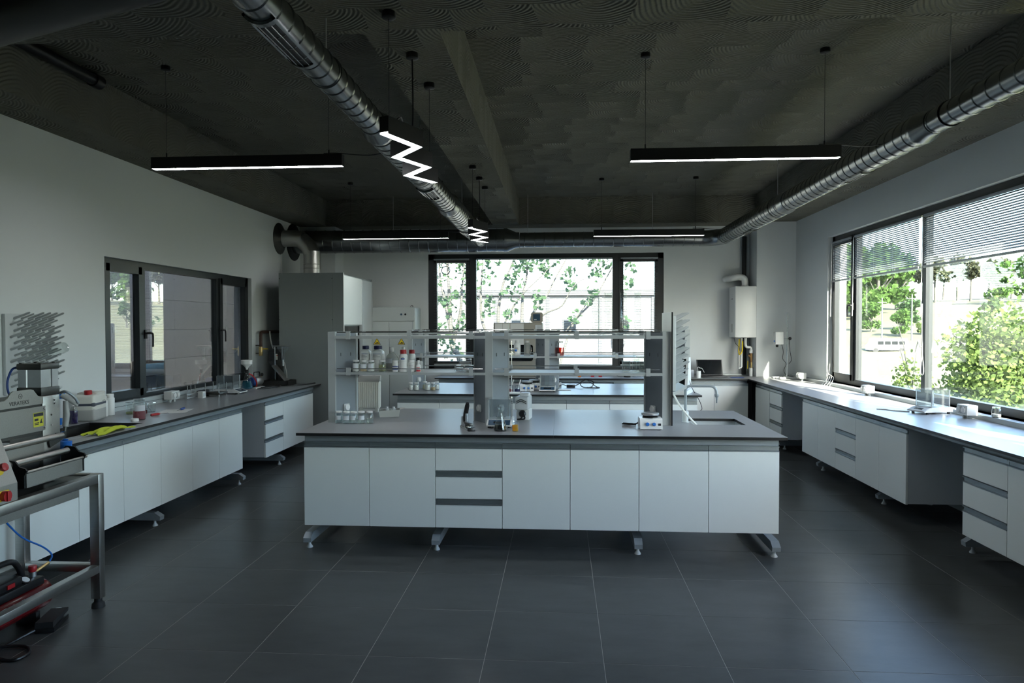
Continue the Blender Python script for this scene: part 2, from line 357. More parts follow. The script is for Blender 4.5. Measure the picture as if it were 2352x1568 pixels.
# round vent ring in the small back sash
MB().lathe([(.062,-.012),(.075,-.012),(.075,.012),(.062,.012),(.062,-.012)], (-1.90, YB+.045, 2.60), 28, (0,1,0)).build('vent_ring', 'black_plastic', w2)
# inner sills and cable trunking along the walls
struct('trim_1', MB().box(XL-.05, XL-.0, 6.17, 9.24, .915, .93), 'white_matte'); struct('trim_2', MB().box(XR, XR+.07, 5.02, 9.756, .915, .93), 'white_matte')

# ------------------------------------------------------------------ venetian blinds
def blind(fr, u0, u1, v0, v1, w, pitch, tilt, label, group, rot, wandside=None, width=.025):
    c = fr((u0+u1)/2, v1, w); root = thing('venetian_blind', label, 'blind', c, rot, group)
    L = u1-u0; hw = width/2
    sm = MB(); prof = [(-hw, -.0012), (0, .0012), (hw, -.0012)]; ca, sa = math.cos(tilt), math.sin(tilt)
    prof = [(a*ca-b*sa, a*sa+b*ca) for a, b in prof]
    sm.add([(x, a, b) for x in (-L/2, L/2) for a, b in prof], [(0,1,4,3),(1,2,5,4)])
    me = sm.mesh('slat', 'slat', None)
    n = int((v1-v0-.05)/pitch)
    for i in range(n): link('slat', me, root, (0, 0, -.035-i*pitch))
    MB().rbox(-L/2, L/2, -.014, .014, -.025, 0, .003).build('head_rail', 'slat', root)
    MB().rbox(-L/2, L/2, -.013, .013, v0-v1, v0-v1+.022, .004).build('bottom_rail', 'rail_grey', root)
    for k in ([-.42, .42] if L < 1 else [-.44, -.15, .15, .44]):
        MB().cyl((k*L, -.013, v0-v1), (k*L, -.013, 0), .0009, n=4).cyl((k*L, .013, v0-v1), (k*L, .013, 0), .0009, n=4).build('ladder_cord', 'cord_white', root)
    if wandside is not None:
        x = wandside*L/2; MB().cyl((x, -.02, -.02), (x+.004, -.03, -1.0), .004, n=6).build('wand', 'cord_white', root)
    return root
gB = 'blinds lowered over the end window'; gR = 'raised blinds on the long window'
for a, b, nm in ((-2.09, -1.50, 'narrow blind lowered over the end window sash beside the storage cabinet'), (-1.38, .842, 'wide blind with open slats covering the middle of the end window'), (.976, 1.575, 'narrow blind lowered over the end window sash nearest the boiler')):
    blind(FR_B, a, b, 1.03, 2.79, -.005, .0262, -.10, nm, gB, 0)
for a, b, nm, ws in ((9.10, 9.68, 'narrow raised blind on the opening sash of the long window', -1), (7.42, 8.98, 'raised blind on the long window pane showing the minibus', -1), (5.77, 7.32, 'raised blind on the long window pane behind the draft shield balance', -1), (5.1, 5.67, 'raised blind at the near end of the long window', None)):
    blind(FR_R, a, b, 2.262, 2.80,   .045, .0215, .85, nm, gR, -PI/2, ws)
# ------------------------------------------------------------------ benches
def two_tone(o, top, side):
    me = o.data; me.materials.clear(); me.materials.append(M(top)); me.materials.append(M(side))
    for p in me.polygons: p.material_index = 0 if p.normal.z > .6 else 1
    return o
ZW = .885
CAB = {}
def handle_mesh(w):
    return MB().prism([(-.003,0),(.018,0),(.018,.041),(-.004,.041),(-.004,.034),(.009,.031),(.009,.009),(-.003,.006)], .0015, w-.0015, 'x')
def cabinet(kind, w, loc, rot, label, group, depth=.5):
    key = (kind, w, depth)
    if key in CAB:
        return place(CAB[key], loc, rot, label) if not group else tag(place(CAB[key], loc, rot), label, 'cabinet', group)
    r = thing('base_cabinet', label, 'cabinet', loc, rot, group); CAB[key] = r
    MB().box(.001, w-.001, .019, depth, .19, .812).build('carcass', 'laminate_side', r, smooth=None)
    if kind == 'door':
        d = MB().rbox(.0015, w-.0015, 0, .018, .184, .774, .0012, 1).build('door', 'laminate', r, smooth=None)
        h = handle_mesh(w).build('handle', 'aluminium', d, (0,0,.774), smooth=None)
    else:
        for z0, z1 in ((.611,.774),(.400,.563),(.184,.353)):
            d = MB().rbox(.0015, w-.0015, 0, .018, z0, z1, .0012, 1).build('drawer_front', 'laminate', r, smooth=None)
            handle_mesh(w).build('handle', 'aluminium', d, (0,0,z1), smooth=None)
    return r
def bench_frame(label, loc, rot, L, legs, depth, tip=0., pad=.055, aprony=.022, back=True, group='bench frames'):
    """local x runs along the bench, y into it from the cabinet fronts"""
    r = thing('bench_stand', label, 'frame', loc, rot, group)
    MB().box(0, L, aprony, aprony+.03, .816, .8645).build('apron', 'grey_paint', r, smooth=None)
    if back: MB().box(0, L, depth-.03, depth, .19, .8645).build('back_panel', 'laminate_side', r, smooth=None)
    for x in legs:
        lg = MB().prism([(tip,.052),(tip-.004,.085),(tip+.05,.118),(depth-.05,.118),(depth,.085),(depth,.052)], x-.03, x+.03, 'x').box(x-.03, x+.03, depth*.52, depth*.52+.06, .118, .183).build('leg', 'grey_paint', r, smooth=None)
        for yy in (tip+pad, depth-.06):
            MB().lathe([(.024,0),(.024,.006),(.011,.024),(.011,.052)], (x, yy, 0), 14).build('foot', 'light_grey_plastic', lg)
    return r
# --- the two islands
for k, (yf, who) in enumerate(((5.06, 'front island bench'), (8.07, 'rear island bench'))):
    x0, x1, yb = -1.97, 1.615, yf+1.57
    wt = thing('worktop', f'grey laminate worktop with black edge on the {who}', 'worktop', (0,0,0), 0, 'island worktops')
    if k == 0:
        sx0, sx1, sy0, sy1 = 1.07, 1.485, 5.69, 6.06
        two_tone(MB().box(x0, -.0505, yf, yb, .8645, ZW).build('top_panel', None, wt, smooth=None), 'worktop', 'black_edge')
        two_tone(MB().box(-.0495, sx0, yf, yb, .8645, ZW).box(sx1, x1, yf, yb, .8645, ZW).box(sx0, sx1, yf, sy0, .8645, ZW).box(sx0, sx1, sy1, yb, .8645, ZW).build('top_panel', None, wt, smooth=None), 'worktop', 'black_edge')
        sk_ = MB(); t = .004
        sk_.box(sx0-.01, sx1+.01, sy0-.01, sy1+.01, .62, .625).box(sx0-.012, sx0-.008, sy0-.01, sy1+.01, .62, .864).box(sx1+.008, sx1+.012, sy0-.01, sy1+.01, .62, .864).box(sx0-.01, sx1+.01, sy0-.012, sy0-.008, .62, .864).box(sx0-.01, sx1+.01, sy1+.008, sy1+.012, .62, .864)
        tag(sk_.build('sink', 'light_grey_plastic', smooth=None), 'rectangular basin sunk into the front island worktop', 'sink')
    else:
        two_tone(MB().box(x0, -.1805, yf, yb, .8645, ZW).build('top_panel', None, wt, smooth=None), 'worktop', 'black_edge')
        two_tone(MB().box(-.1795, x1, yf, yb, .8645, ZW).build('top_panel', None, wt, smooth=None), 'worktop', 'black_edge')
    bench_frame(f'grey steel frame with splayed feet under the {who}', (-1.925, yf+.04, 0), 0, 3.495, [.02, .998, 2.495, 3.478], 1.48, 0, .055)
    kinds = 'ddwdddd' if k == 0 else 'ddddddd'
    nm = ['first', 'second', 'third', 'fourth', 'fifth', 'sixth', 'seventh']
    for i, c in enumerate(kinds):
        lab = f'white door cabinet, {nm[i]} along the {who} from its jar end' if c == 'd' else f'white three drawer cabinet in the {who}'
        cabinet('door' if c == 'd' else 'drawers', .4985, (-1.925+.4993*i, yf+.04, 0), 0, lab, f'cabinets of the {who}')
# --- bench below the interior window (faces +x)
XF = -3.34; R90 = PI/2
def side_top(name, label, polys, hole=None):
    r = thing('worktop', label, 'worktop')
    for p in polys: two_tone(MB().prism(p, .8645, ZW).build('top_panel', None, r, smooth=None), 'worktop', 'black_edge')
    return r
hx0, hx1, hy0, hy1 = -3.90, -3.435, 4.50, 5.51
wl = thing('worktop', 'long grey worktop with black edge below the interior window', 'worktop')
two_tone(MB().box(-4.15, -3.305, 2.2, hy0, .8645, ZW).box(-4.15, hx0, hy0, hy1, .8645, ZW).box(hx1, -3.305, hy0, hy1, .8645, ZW).box(-4.15, -3.305, hy1, 7.2, .8645, ZW).build('top_panel', None, wl, smooth=None), 'worktop', 'black_edge')
two_tone(MB().box(-4.15, -3.305, 7.201, 9.42, .8645, ZW).build('top_panel', None, wl, smooth=None), 'worktop', 'black_edge')
b = MB(); b.box(hx0-.01, hx1+.01, hy0-.01, hy1+.01, .60, .605)
for (a0,a1,c0,c1) in ((hx0-.012,hx0-.008,hy0-.01,hy1+.01),(hx1+.008,hx1+.012,hy0-.01,hy1+.01),(hx0-.01,hx1+.01,hy0-.012,hy0-.008),(hx0-.01,hx1+.01,hy1+.008,hy1+.012)): b.box(a0,a1,c0,c1,.60,.864)
tag(b.build('sink', 'dark_steel', smooth=None), 'deep stainless steel sink in the worktop below the interior window', 'sink')
gl = 'cabinets below the interior window'
ord_ = ['next to the open knee space', 'second from the open knee space', 'third from the open knee space', 'fourth from the open knee space', 'fifth from the knee space', 'sixth from the knee space, behind the steel table', 'seventh from the knee space, behind the table leg']
for i in range(7):
    cabinet('door', .4985, (XF, 6.6-.5*i, 0), R90, f'white door cabinet below the interior window, {ord_[i]}', gl)
cabinet('drawers', .51, (XF, 7.675, 0), R90, 'white three drawer cabinet between the knee space and the fume hood', gl)
cabinet('door', 1.01, (XF, 8.187, 0), R90, 'wide white door cabinet ending at the fume hood', gl)
bench_frame('grey bench frame below the interior window', (XF, 2.3, 0), R90, 7.0, [.3, 1.8, 3.32, 4.855, 5.925, 6.85], .8, .012, .06, .03)
MB().box(-4.199, -4.15, 2.2, 9.42, ZW, .965).build('cable_trunking', 'rail_grey', None, smooth=None)
o = bpy.data.objects['cable_trunking']; tag(o, 'pale cable trunking along the worktop below the interior window', 'trunking'); MB().box(-4.151, -4.1485, 2.2, 9.42, .922, .926).build('cover_seam', 'anthracite', o, smooth=None)
# --- bench under the long window (faces -x) and the end bench
XG = 2.878
wr = thing('worktop', 'long grey worktop under the long window turning the corner', 'worktop')
two_tone(MB().prism([(2.80,2.6),(3.54,2.6),(3.54,6.9),(2.80,6.9)], .8645, ZW).build('top_panel', None, wr, smooth=None), 'worktop', 'black_edge')
two_tone(MB().prism([(2.80,6.901),(3.54,6.901),(3.54,11.03),(3.02,11.03),(3.02,11.38),(2.80,11.38)], .8645, ZW).build('top_panel', None, wr, smooth=None), 'worktop', 'black_edge')
we = thing('worktop', 'grey worktop below the end window behind the islands', 'worktop')
two_tone(MB().box(-1.93, 2.798, 10.58, 11.38, .8645, ZW).build('top_panel', None, we, smooth=None), 'worktop', 'black_edge')
gr = 'cabinets under the long window'
for y, kd, lab in ((8.50,'door','white door cabinet at the far end of the five unit run under the long window'),(8.0,'door','white door cabinet left of the drawers in the five unit run under the long window'),(7.5,'drawers','white three drawer cabinet in the five unit run under the long window'),(7.0,'door','white door cabinet just after the drawers under the long window'),(6.5,'door','white door cabinet bordering the nearer knee space under the long window'),
                   (5.18,'drawers','white three drawer cabinet before the nearer knee space under the long window'),(4.68,'door','white door cabinet closest to the camera under the long window'),(4.18,'door','white door cabinet beyond the picture edge under the long window')):
    cabinet(kd, .4985, (XG, y, 0), -R90, lab, gr)
cabinet('drawers', .51, (XG, 9.80, 0), -R90, 'white three drawer cabinet beside the far knee space near the corner', gr)
cabinet('door', .69, (XG, 10.5, 0), -R90, 'white door cabinet in the corner under the stirrer stand', gr)
bench_frame('grey bench frame under the long window', (XG, 10.52, 0), -R90, 7.9, [.84, 2.24, 3.765, 5.18, 6.6], .64, .10, .067, .03)
for i, nm_ in enumerate(('at the corner below the boiler', 'below the laptop', 'partly hidden by the rear island', 'hidden behind the rear island')):
    cabinet('door', .4985, (2.31-.5*i, 10.64, 0), 0, f'white door cabinet of the end bench {nm_}', 'cabinets of the end bench')
bench_frame('grey bench frame below the end window', (-1.88, 10.64, 0), 0, 4.67, [.2, 1.6, 3.1], .7, .05, .06, .022)
tag(MB().box(2.812, 2.872, 10.66, 10.70, .19, .86).build('corner_gap_dark', 'black_edge', smooth=None), 'black strip standing for the dark gap in the corner between the benches', 'filler')  # darkness of the open corner gap, put in as a black strip
for nm_, bx_, lab in (('a', (3.54, 3.62, 2.6, 11.03, ZW, .925), 'pale cable trunking at the back of the long window worktop'), ('b', (-1.93, 3.02, 11.38, 11.45, ZW, .905), 'low pale upstand behind the end bench worktop')):
    tag(MB().box(*bx_).build('cable_trunking', 'rail_grey', smooth=None), lab, 'trunking')

# ------------------------------------------------------------------ reagent shelves
def socket_flap(parent, loc, rot, s=1.0):
    r = MB().rbox(-.034*s, .034*s, -.012, 0, -.034*s, .034*s, .006).build('socket', 'light_grey_plastic', parent, loc, rot)
    MB().lathe([(.029*s, 0), (.029*s, .008), (.025*s, .012)], (0, -.012, 0), 18, (0,-1,0)).build('socket_cover', 'white_matte', r); return r
def reagent_rack(label, loc, cols, brackets, board=None):
    r = thing('reagent_rack', label, 'shelf rack', loc, 0, 'reagent racks on the islands')
    H = .749
    for ci, cx in enumerate(cols):
        u = MB(); 
        u.box(cx-.03, cx+.03, -.22, -.195, 0, H).box(cx-.03, cx+.03, .195, .22, 0, H)
        sides = (1,) if ci == 0 else (-1,) if ci == len(cols)-1 else (-1, 1)
        for s in sides:
            for f in (-1, 1): u.box(cx+s*.140, cx+s*.150, f*.020, f*.0, 0, H)
        if len(sides) == 1: u.box(cx-sides[0]*.03, cx-sides[0]*.024, -.195, .195, 0, H)
        post = u.build('upright', 'rail_grey', r, smooth=None)
        for s in sides:
            for f in (-1, 1):
                p = MB().prism([(cx+s*.028, f*.196), (cx+s*.140, f*.02), (cx+s*.136, f*.018), (cx+s*.022, f*.193)], 0, H-.012)
                p.build('side_panel', 'rack_panel', post, smooth=None)
                n = Vector((s*.176, f*.112, 0)).normalized(); ang = math.atan2(n.x, -n.y)
                if f == -1: socket_flap(post, (cx+s*.084 + n.x*.002, f*.108 + n.y*.002, .115), ang, .9)
                for q in (.25, .75):
                    sl_ = MB().box(-.0015, .0015, -.0015, .001, -.014, .014).build('slot', 'black_plastic', post, (cx+s*(.028+.112*q)+n.x*.002, f*(.196-.176*q)+n.y*.002, .56), ang, None)
    for a, b in zip(cols[:-1], cols[1:]):
        for z0, z1 in ((.397, .417), (.692, .716)):
            sh = MB().box(a+.03, b-.03, -.235, -.215, z0, z1).box(a+.03, b-.03, .215, .235, z0, z1).build('shelf', 'rail_grey', r, smooth=None)
            MB().box(a+.152, b-.152, -.215, .215, z0+.006, z1-.003).build('shelf_board', 'light_grey_plastic', sh, smooth=None)
            for s in (-1, 1):
                MB().cyl((a+.05, s*.232, z1+.03), (b-.05, s*.232, z1+.03), .0042, n=8).build('guard_rail', 'chrome', sh)
                for q in brackets:
                    x = a+.145 if q == 0 else b-.145 if q == 1 else a+(b-a)*q
                    MB().box(x-.017, x+.017, s*.226, s*.242, z0-.004, z1+.038).build('rail_bracket', 'rail_grey', sh, smooth=None)
    return r
rk1 = reagent_rack('grey two level reagent rack standing on the front island', (0, 5.85, ZW), [-1.885, -.58, .845], (0, .5, 1))
rk2 = reagent_rack('grey two level reagent rack standing on the rear island', (0, 8.86, ZW), [-1.885, -.165, 1.55], (0, .5, 1))
bd = MB().box(.879, .891, 5.60, 6.12, ZW, 1.79).build('end_board', None, smooth=None)
me = bd.data; me.materials.append(M('ivory')); me.materials.append(M('black_edge'))
for p in me.polygons: p.material_index = 0 if abs(p.normal.x) > .5 else 1
tag(bd, 'tall pale laminate board closing the sink end of the front rack', 'board')

# ------------------------------------------------------------------ peg drying racks
def drying_rack(label, loc, rot, w, h, nx, nz, plen, up):
    r = thing('drying_rack', label, 'drying rack', loc, rot, 'peg drying racks')
    pb = MB().rbox(0, w, -.03, 0, 0, h, .006).build('peg_board', 'light_grey_plastic', r)
    MB().prism([(0,0),(-.03,0),(-.12,.05),(-.12,.065),(-.025,.02),(0,.02)], .03, w-.03, 'x').build('drip_tray', 'light_grey_plastic', r, (0,-.001,-.03), smooth=None)
    pm_ = MB().tube([(0,0,0),(0,-plen*.93*math.cos(up),plen*.93*math.sin(up)),(0,-plen*math.cos(up),plen*math.sin(up))], [.010,.008,.004], 8).mesh('peg', 'rail_grey')
    for j in range(nz):
        for i in range(nx):
            x = w*(.10+.80*(i+(.5 if j % 2 else 0))/(nx-.5)); z = h*(.10+.84*j/(nz-1)); s = 1.0 if (i*7+j*3) % 5 else .8
            c = link('peg', pm_, r, (x, -.03, z)); c.scale = (s, s, s)
    return r
drying_rack('pale peg drying rack on the wall above the deep sink', (XL, 4.97, 1.16), R90, .50, .62, 6, 12, .14, .35)
drying_rack('pale peg drying rack mounted on the end board of the front rack', (.891, 5.63, 1.16), R90, .46, .60, 5, 10, .13, .5)

# ------------------------------------------------------------------ lamps
def wire(parent, p0, p1, r=.0016): return MB().cyl(p0, p1, r, n=5).build('suspension_wire', 'black_metal', parent)
def canopy(parent, p): return MB().lathe([(.034,0),(.036,-.004),(.036,-.03),(.031,-.034),(.008,-.036)], p, 18).build('ceiling_canopy', 'black_metal', parent)
def linear_lamp(label, x0, x1, y, zb=2.905, cable=1):
    r = thing('linear_pendant_light', label, 'pendant light', ((x0+x1)/2, y, zb), 0, 'straight black pendant lights'); L = (x1-x0)/2
    MB().box(-L, L, -.032, -.028, 0, .088).box(-L, L, .028, .032, 0, .088).box(-L, L, -.028, .028, .012, .088).box(-L, -L+.003, -.028, .028, 0, .012).box(L-.003, L, -.028, .028, 0, .012).build('housing', 'black_metal', r, smooth=None)
    MB().box(-L+.004, L-.004, -.027, .027, .001, .011).build('diffuser', 'lamp_diffuser', r, smooth=None)
    for s in (-1, 1):
        x = s*(L-.11); wire(r, (x, 0, .09), (x, 0, ZS-zb-.03)); canopy(r, (x, 0, ZS-zb)); MB().cyl((x,0,.088), (x,0,.125), .006, n=8).build('gripper', 'black_metal', r)
    x = cable*(L-.05)
    MB().tube(spline([(x-cable*.1,0,.10),(x,0,.10),(x+cable*.25,.02,.085),(x+cable*.42,.03,.12)], 5), .004, 6).build('power_cable', 'black_plastic', r)
    return r
linear_lamp('straight pendant light above the drawer bench side of the front island', -3.17, -1.66, 5.26)
linear_lamp('straight pendant light above the sink end of the front island', .52, 2.035, 5.27)
linear_lamp('straight pendant light in front of the fume hood pipe', -3.06, -1.56, 9.68)
linear_lamp('straight pendant light in front of the boiler column duct', .455, 1.945, 9.65)
def zigzag_lamp(label, loc):
    r = thing('zigzag_pendant_light', label, 'pendant light', loc, -.0, 'zigzag pendant lights')
    c = [(-.03, 0), (.085, .27), (-.085, .49), (.045, .755), (-.125, .98), (.01, 1.22)]; hw = .024
    def strip(h):
        out = []
        for i, p in enumerate(c):
            p = Vector(p); d0 = (p-Vector(c[i-1])).normalized() if i else (Vector(c[1])-p).normalized(); d1 = (Vector(c[i+1])-p).normalized() if i < len(c)-1 else d0
            n0 = Vector((-d0.y, d0.x)); n1 = Vector((-d1.y, d1.x)); m = (n0+n1).normalized(); k = h/max(.35, m.dot(n0)); out.append((p+m*k, p-m*k))
        return out
    S_ = strip(hw+.004); mb = MB(); mi = MB(); S2 = strip(hw)
    for i in range(len(c)-1):
        a, b_, c_, d = S_[i][0], S_[i][1], S_[i+1][1], S_[i+1][0]
        mb.prism([a, b_, c_, d], .010, .09)
        for e0, e1 in ((0,0),(1,1)):
            q = [S_[i][e0], S_[i+1][e0], S2[i+1][e0], S2[i][e0]]; mb.prism(q, 0, .010)
        mi.prism([S2[i][0], S2[i][1], S2[i+1][1], S2[i+1][0]], .001, .009)
    mb.build('housing', 'black_metal', r, smooth=None); mi.build('diffuser', 'lamp_diffuser', r, smooth=None)
    for (x, y, t) in ((-.01, .03, 0), (.0, 1.08, 1)):
        wire(r, (x, y, .09), (x, y, ZB-loc[2]-.03)); canopy(r, (x, y, ZB-loc[2]))
    canopy(r, (-.005, .57, ZB-loc[2]))
    MB().tube(spline([(.0,.10,.09),(.02,.16,.13),(-.02,.42,.16),(-.005,.57,.20),(-.005,.57,.62)], 6), .0045, 6).build('power_cable', 'black_plastic', r)
    return r
zigzag_lamp('nearer zigzag pendant light below the middle beam', (-.862, 3.50, 2.655)); zigzag_lamp('farther zigzag pendant light near the cross duct', (-.865, 6.92, 2.655))

# ------------------------------------------------------------------ spiral air ducts
def duct_prof(L, r, pitch=.125):
    pr = [(r, 0)]; z = pitch*.5
    while z < L-.02:
        pr += [(r, z-.006), (r+.0045, z-.002), (r+.0045, z+.002), (r, z+.006)]; z += pitch
    return pr + [(r, L)]
def duct_run(parent, p0, p1, r, pitch=.125, n=32):
    p0 = Vector(p0); p1 = Vector(p1); return MB().lathe(duct_prof((p1-p0).length, r, pitch), p0, n, p1-p0).build('duct_section', 'duct_steel', parent)
def reducer(parent, p, d, r0, r1, L=.10):
    return MB().lathe([(r0+.004,-.05),(r0+.006,-.045),(r0+.006,0),(r1+.006,L),(r1+.006,L+.045),(r1+.004,L+.05)], p, 32, d).build('reducer', 'duct_steel', parent)
def grille(parent, p, r, tilt, L=.36, w=.10):
    """a louvred outlet on the underside of a duct that runs along y"""
    m = MB(); g = MB(); n = 8
    def P(a, y, rr): return (p[0]+math.sin(a)*rr, y, p[2]-math.cos(a)*rr)
    span = w/r/1.2
    for (a0, a1, y0, y1) in ((-span, -span*.82, p[1], p[1]+L), (span*.82, span, p[1], p[1]+L), (-span, span, p[1], p[1]+.03), (-span, span, p[1]+L-.03, p[1]+L)):
        vs = []; 
        for i in range(n+1):
            a = tilt + a0 + (a1-a0)*i/n
            for rr in (r+.002, r+.014):
                for y in (y0, y1): vs.append(P(a, y, rr))
        fs = [(4*i, 4*i+1, 4*i+5, 4*i+4) for i in range(n)] + [(4*i+2, 4*i+6, 4*i+7, 4*i+3) for i in range(n)] + [(4*i, 4*i+4, 4*i+6, 4*i+2) for i in range(n)] + [(4*i+1, 4*i+3, 4*i+7, 4*i+5) for i in range(n)] + [(0,2,3,1), (4*n, 4*n+1, 4*n+3, 4*n+2)]
        m.add(vs, fs)
    o = m.build('grille', 'duct_steel', parent)
    vs = []
    for i in range(n+1):
        a = tilt - span*.82 + 2*span*.82*i/n
        vs += [P(a, p[1]+.03, r+.003), P(a, p[1]+L-.03, r+.003)]
    g.add(vs, [(2*i, 2*i+1, 2*i+3, 2*i+2) for i in range(n)]); g.build('grille_opening', 'black_plastic', o)
    for i in range(4):
        a = tilt - span*.55 + span*1.1*i/3
        MB().cyl(P(a, p[1]+.03, r+.008), P(a, p[1]+L-.03, r+.008), .003, n=6).build('louvre', 'duct_steel', o)
def hanger(parent, x, y, ztop, zb, r):
    MB().cyl((x, y, zb+r), (x, y, ztop), .004, n=6).build('hanger_rod', 'cast_aluminium', parent)
    MB().lathe([(r+.005,-.015),(r+.008,-.015),(r+.008,.015),(r+.005,.015),(r+.005,-.015)], (x, y, zb), 28, (0,1,0)).build('hanger_ring', 'duct_steel', parent)
ZD = 3.0
dc = thing('air_duct', 'spiral air duct running beside the middle beam', 'duct', (0,0,0), 0, 'spiral ventilation ducts'); X = -1.215
duct_run(dc, (X, -1.0, ZD), (X, 4.45, ZD), .080); reducer(dc, (X, 4.5, ZD), (0,1,0), .080, .102); duct_run(dc, (X, 4.62, ZD), (X, 7.42, ZD), .102); reducer(dc, (X, 7.45, ZD), (0,1,0), .102, .122); duct_run(dc, (X, 7.58, ZD), (X, 10.60, ZD), .122)
grille(dc, (X, 2.78, ZD), .080, -.15, .5, .085); grille(dc, (X, 6.25, ZD), .102, -.1, .42); grille(dc, (X, 8.9, ZD), .122, -.1, .4)
for y, r_ in ((3.58, .08), (6.0, .102), (8.6, .122)): hanger(dc, X, y, ZS if y > 3.78 else ZB, ZD, r_)
dr = thing('air_duct', 'spiral air duct running along the long window', 'duct', (0,0,0), 0, 'spiral ventilation ducts'); X = 2.42
duct_run(dr, (X, -1.0, ZD), (X, 4.72, ZD), .077); reducer(dr, (X, 4.76, ZD), (0,1,0), .077, .102, .09); duct_run(dr, (X, 4.90, ZD), (X, 7.55, ZD), .102); reducer(dr, (X, 7.6, ZD), (0,1,0), .102, .115, .08); duct_run(dr, (X, 7.72, ZD), (X, 10.45, ZD), .115)
grille(dr, (X, 5.75, ZD), .102, .45, .40); grille(dr, (X, 9.0, ZD), .115, .45, .36)
for y, r_ in ((4.55, .077), (8.0, .115)): hanger(dr, X, y, ZS, ZD, r_)
dx = thing('air_duct', 'wide dark air duct crossing above the end window', 'duct', (0,0,0), 0, 'spiral ventilation ducts'); Y = 10.75
duct_run(dx, (-4.2, Y, ZD), (-.86, Y, ZD), .176, .15); reducer(dx, (-.82, Y, ZD), (1,0,0), .176, .115, .14); duct_run(dx, (-.62, Y, ZD), (2.12, Y, ZD), .115, .15)
MB().tube([(2.10, Y, ZD), (2.16, Y, ZD), (2.25, Y-.03, ZD), (2.34, Y-.10, ZD), (2.39, Y-.19, ZD), (2.42, Y-.28, ZD), (2.42, Y-.33, ZD)], .118, 28).build('elbow', 'duct_steel', dx)
MB().lathe([(.29,0),(.29,.012),(.18,.03)], (XL+.001, Y, ZD), 36, (1,0,0)).build('wall_collar', 'black_metal', dx)
for x in (-2.6, -.5, 1.4): hanger(dx, x, Y, ZS if abs(Y-11) < 0 else ZS, ZD, .12) if False else MB().cyl((x, Y, ZD+.11), (x, Y, ZS), .004, n=6).build('hanger_rod', 'cast_aluminium', dx)
pa = MB().tube([(-3.70,3.52,3.10),(-2.573,3.09,3.10),(-1.705,2.76,3.10),(-1.45,2.66,3.10)], .10, 20).build('flexible_duct', 'black_metal'); tag(pa, 'dark round duct crossing under the ceiling above the steel table', 'duct')
pb_ = MB().cyl((-3.68, 3.8, 3.63), (-3.68, 5.35, 3.63), .045, n=16).cyl((-3.68, 5.29, 3.63), (-3.68, 5.38, 3.63), .055, n=16).build('drain_pipe', 'black_metal'); tag(pb_, 'short capped drain pipe under the slab beside the hall side beam', 'pipe')
# ------------------------------------------------------------------ lettering
def text(parent, s, size, loc, rot, mat, align='LEFT', ext=.0004, bold=0):
    c = bpy.data.curves.new('lettering', 'FONT'); c.body = s; c.size = size; c.extrude = ext; c.align_x = align; c.offset = bold
    tmp = bpy.data.objects.new('lettering_curve', c); COL.objects.link(tmp); dg = bpy.context.evaluated_depsgraph_get()
    me = bpy.data.meshes.new_from_object(tmp.evaluated_get(dg)); bpy.data.objects.remove(tmp); me.materials.clear(); me.materials.append(M(mat))
    o = bpy.data.objects.new('lettering', me); COL.objects.link(o); o.parent = parent; o.location = loc; o.rotation_euler = rot; return o
FY = (PI/2, 0, 0); FX = (PI/2, 0, PI/2)          # text facing -y, facing +x
def patch(r, z0, z1, a0, a1, n=8):
    """a thin paper label wrapped on a cylinder; angle 0 faces -y"""
    vs = []
    for i in range(n+1):
        a = math.radians(a0+(a1-a0)*i/n); vs += [(r*math.sin(a), -r*math.cos(a), z0), (r*math.sin(a), -r*math.cos(a), z1)]
    return MB().add(vs, [(2*i, 2*i+2, 2*i+3, 2*i+1) for i in range(n)])

# ------------------------------------------------------------------ fume hood with exhaust pipe
fh = thing('fume_hood', 'tall grey fume hood with raised sash beside the end of the bench', 'fume hood', (-2.99, 9.45, 0))
MB().box(-.915, -.155, 0, .028, 0, 2.417).build('side_panel', 'hood_grey', fh, smooth=None)
MB().box(-.153, 0, 0, .028, 0, 2.417).build('side_panel', 'hood_grey', fh, smooth=None)
MB().box(-.915, 0, 1.442, 1.47, 0, 2.417).build('side_panel', 'hood_grey', fh, smooth=None)
MB().box(-.915, -.89, .028, 1.442, 0, 2.40).build('back_panel', 'hood_grey', fh, smooth=None)
MB().box(-.89, -.03, .028, 1.442, 2.36, 2.40).build('roof_panel', 'hood_grey', fh, smooth=None)
MB().box(-.89, -.02, .028, 1.442, .10, .90).build('base_cupboard', 'laminate', fh, smooth=None)
MB().box(-.05, -.012, .03, .93, 1.70, 2.385).build('fascia', 'laminate', fh, smooth=None)
MB().box(-.05, 0, .93, 1.47, .0, 2.375).build('front_post', 'light_grey_plastic', fh, smooth=None)
MB().box(.0, .004, .93, 1.47, 1.62, 1.624).box(-.002, .008, 1.44, 1.47, 0, 2.378).build('post_trim', 'rail_grey', fh, smooth=None)
MB().box(-.07, -.062, .04, .93, 1.25, 1.72).build('sash_glass', 'dark_glass', fh, smooth=None)
MB().box(-.072, -.05, .04, .93, 1.68, 1.70).build('sash_rail', 'aluminium', fh, smooth=None)
MB().box(-.003, .003, -.003, .028, 0, 2.417).build('edge_strip', 'white_plastic', fh, smooth=None)
for x, z in ((-.905, 2.34), (-.16, 2.34), (-.905, 1.77), (-.16, 1.77)):
    MB().lathe([(.006,0),(.006,.003),(.002,.005)], (x, 0, z), 10, (0,-1,0)).build('screw', 'black_metal', fh)
ep = thing('exhaust_pipe', 'bent steel exhaust pipe rising from the fume hood into the wall', 'pipe', (-3.70, 10.2, 2.40))
R_ = .122
MB().cyl((0,0,0), (0,0,.30), R_, n=32).build('riser', 'stainless', ep)
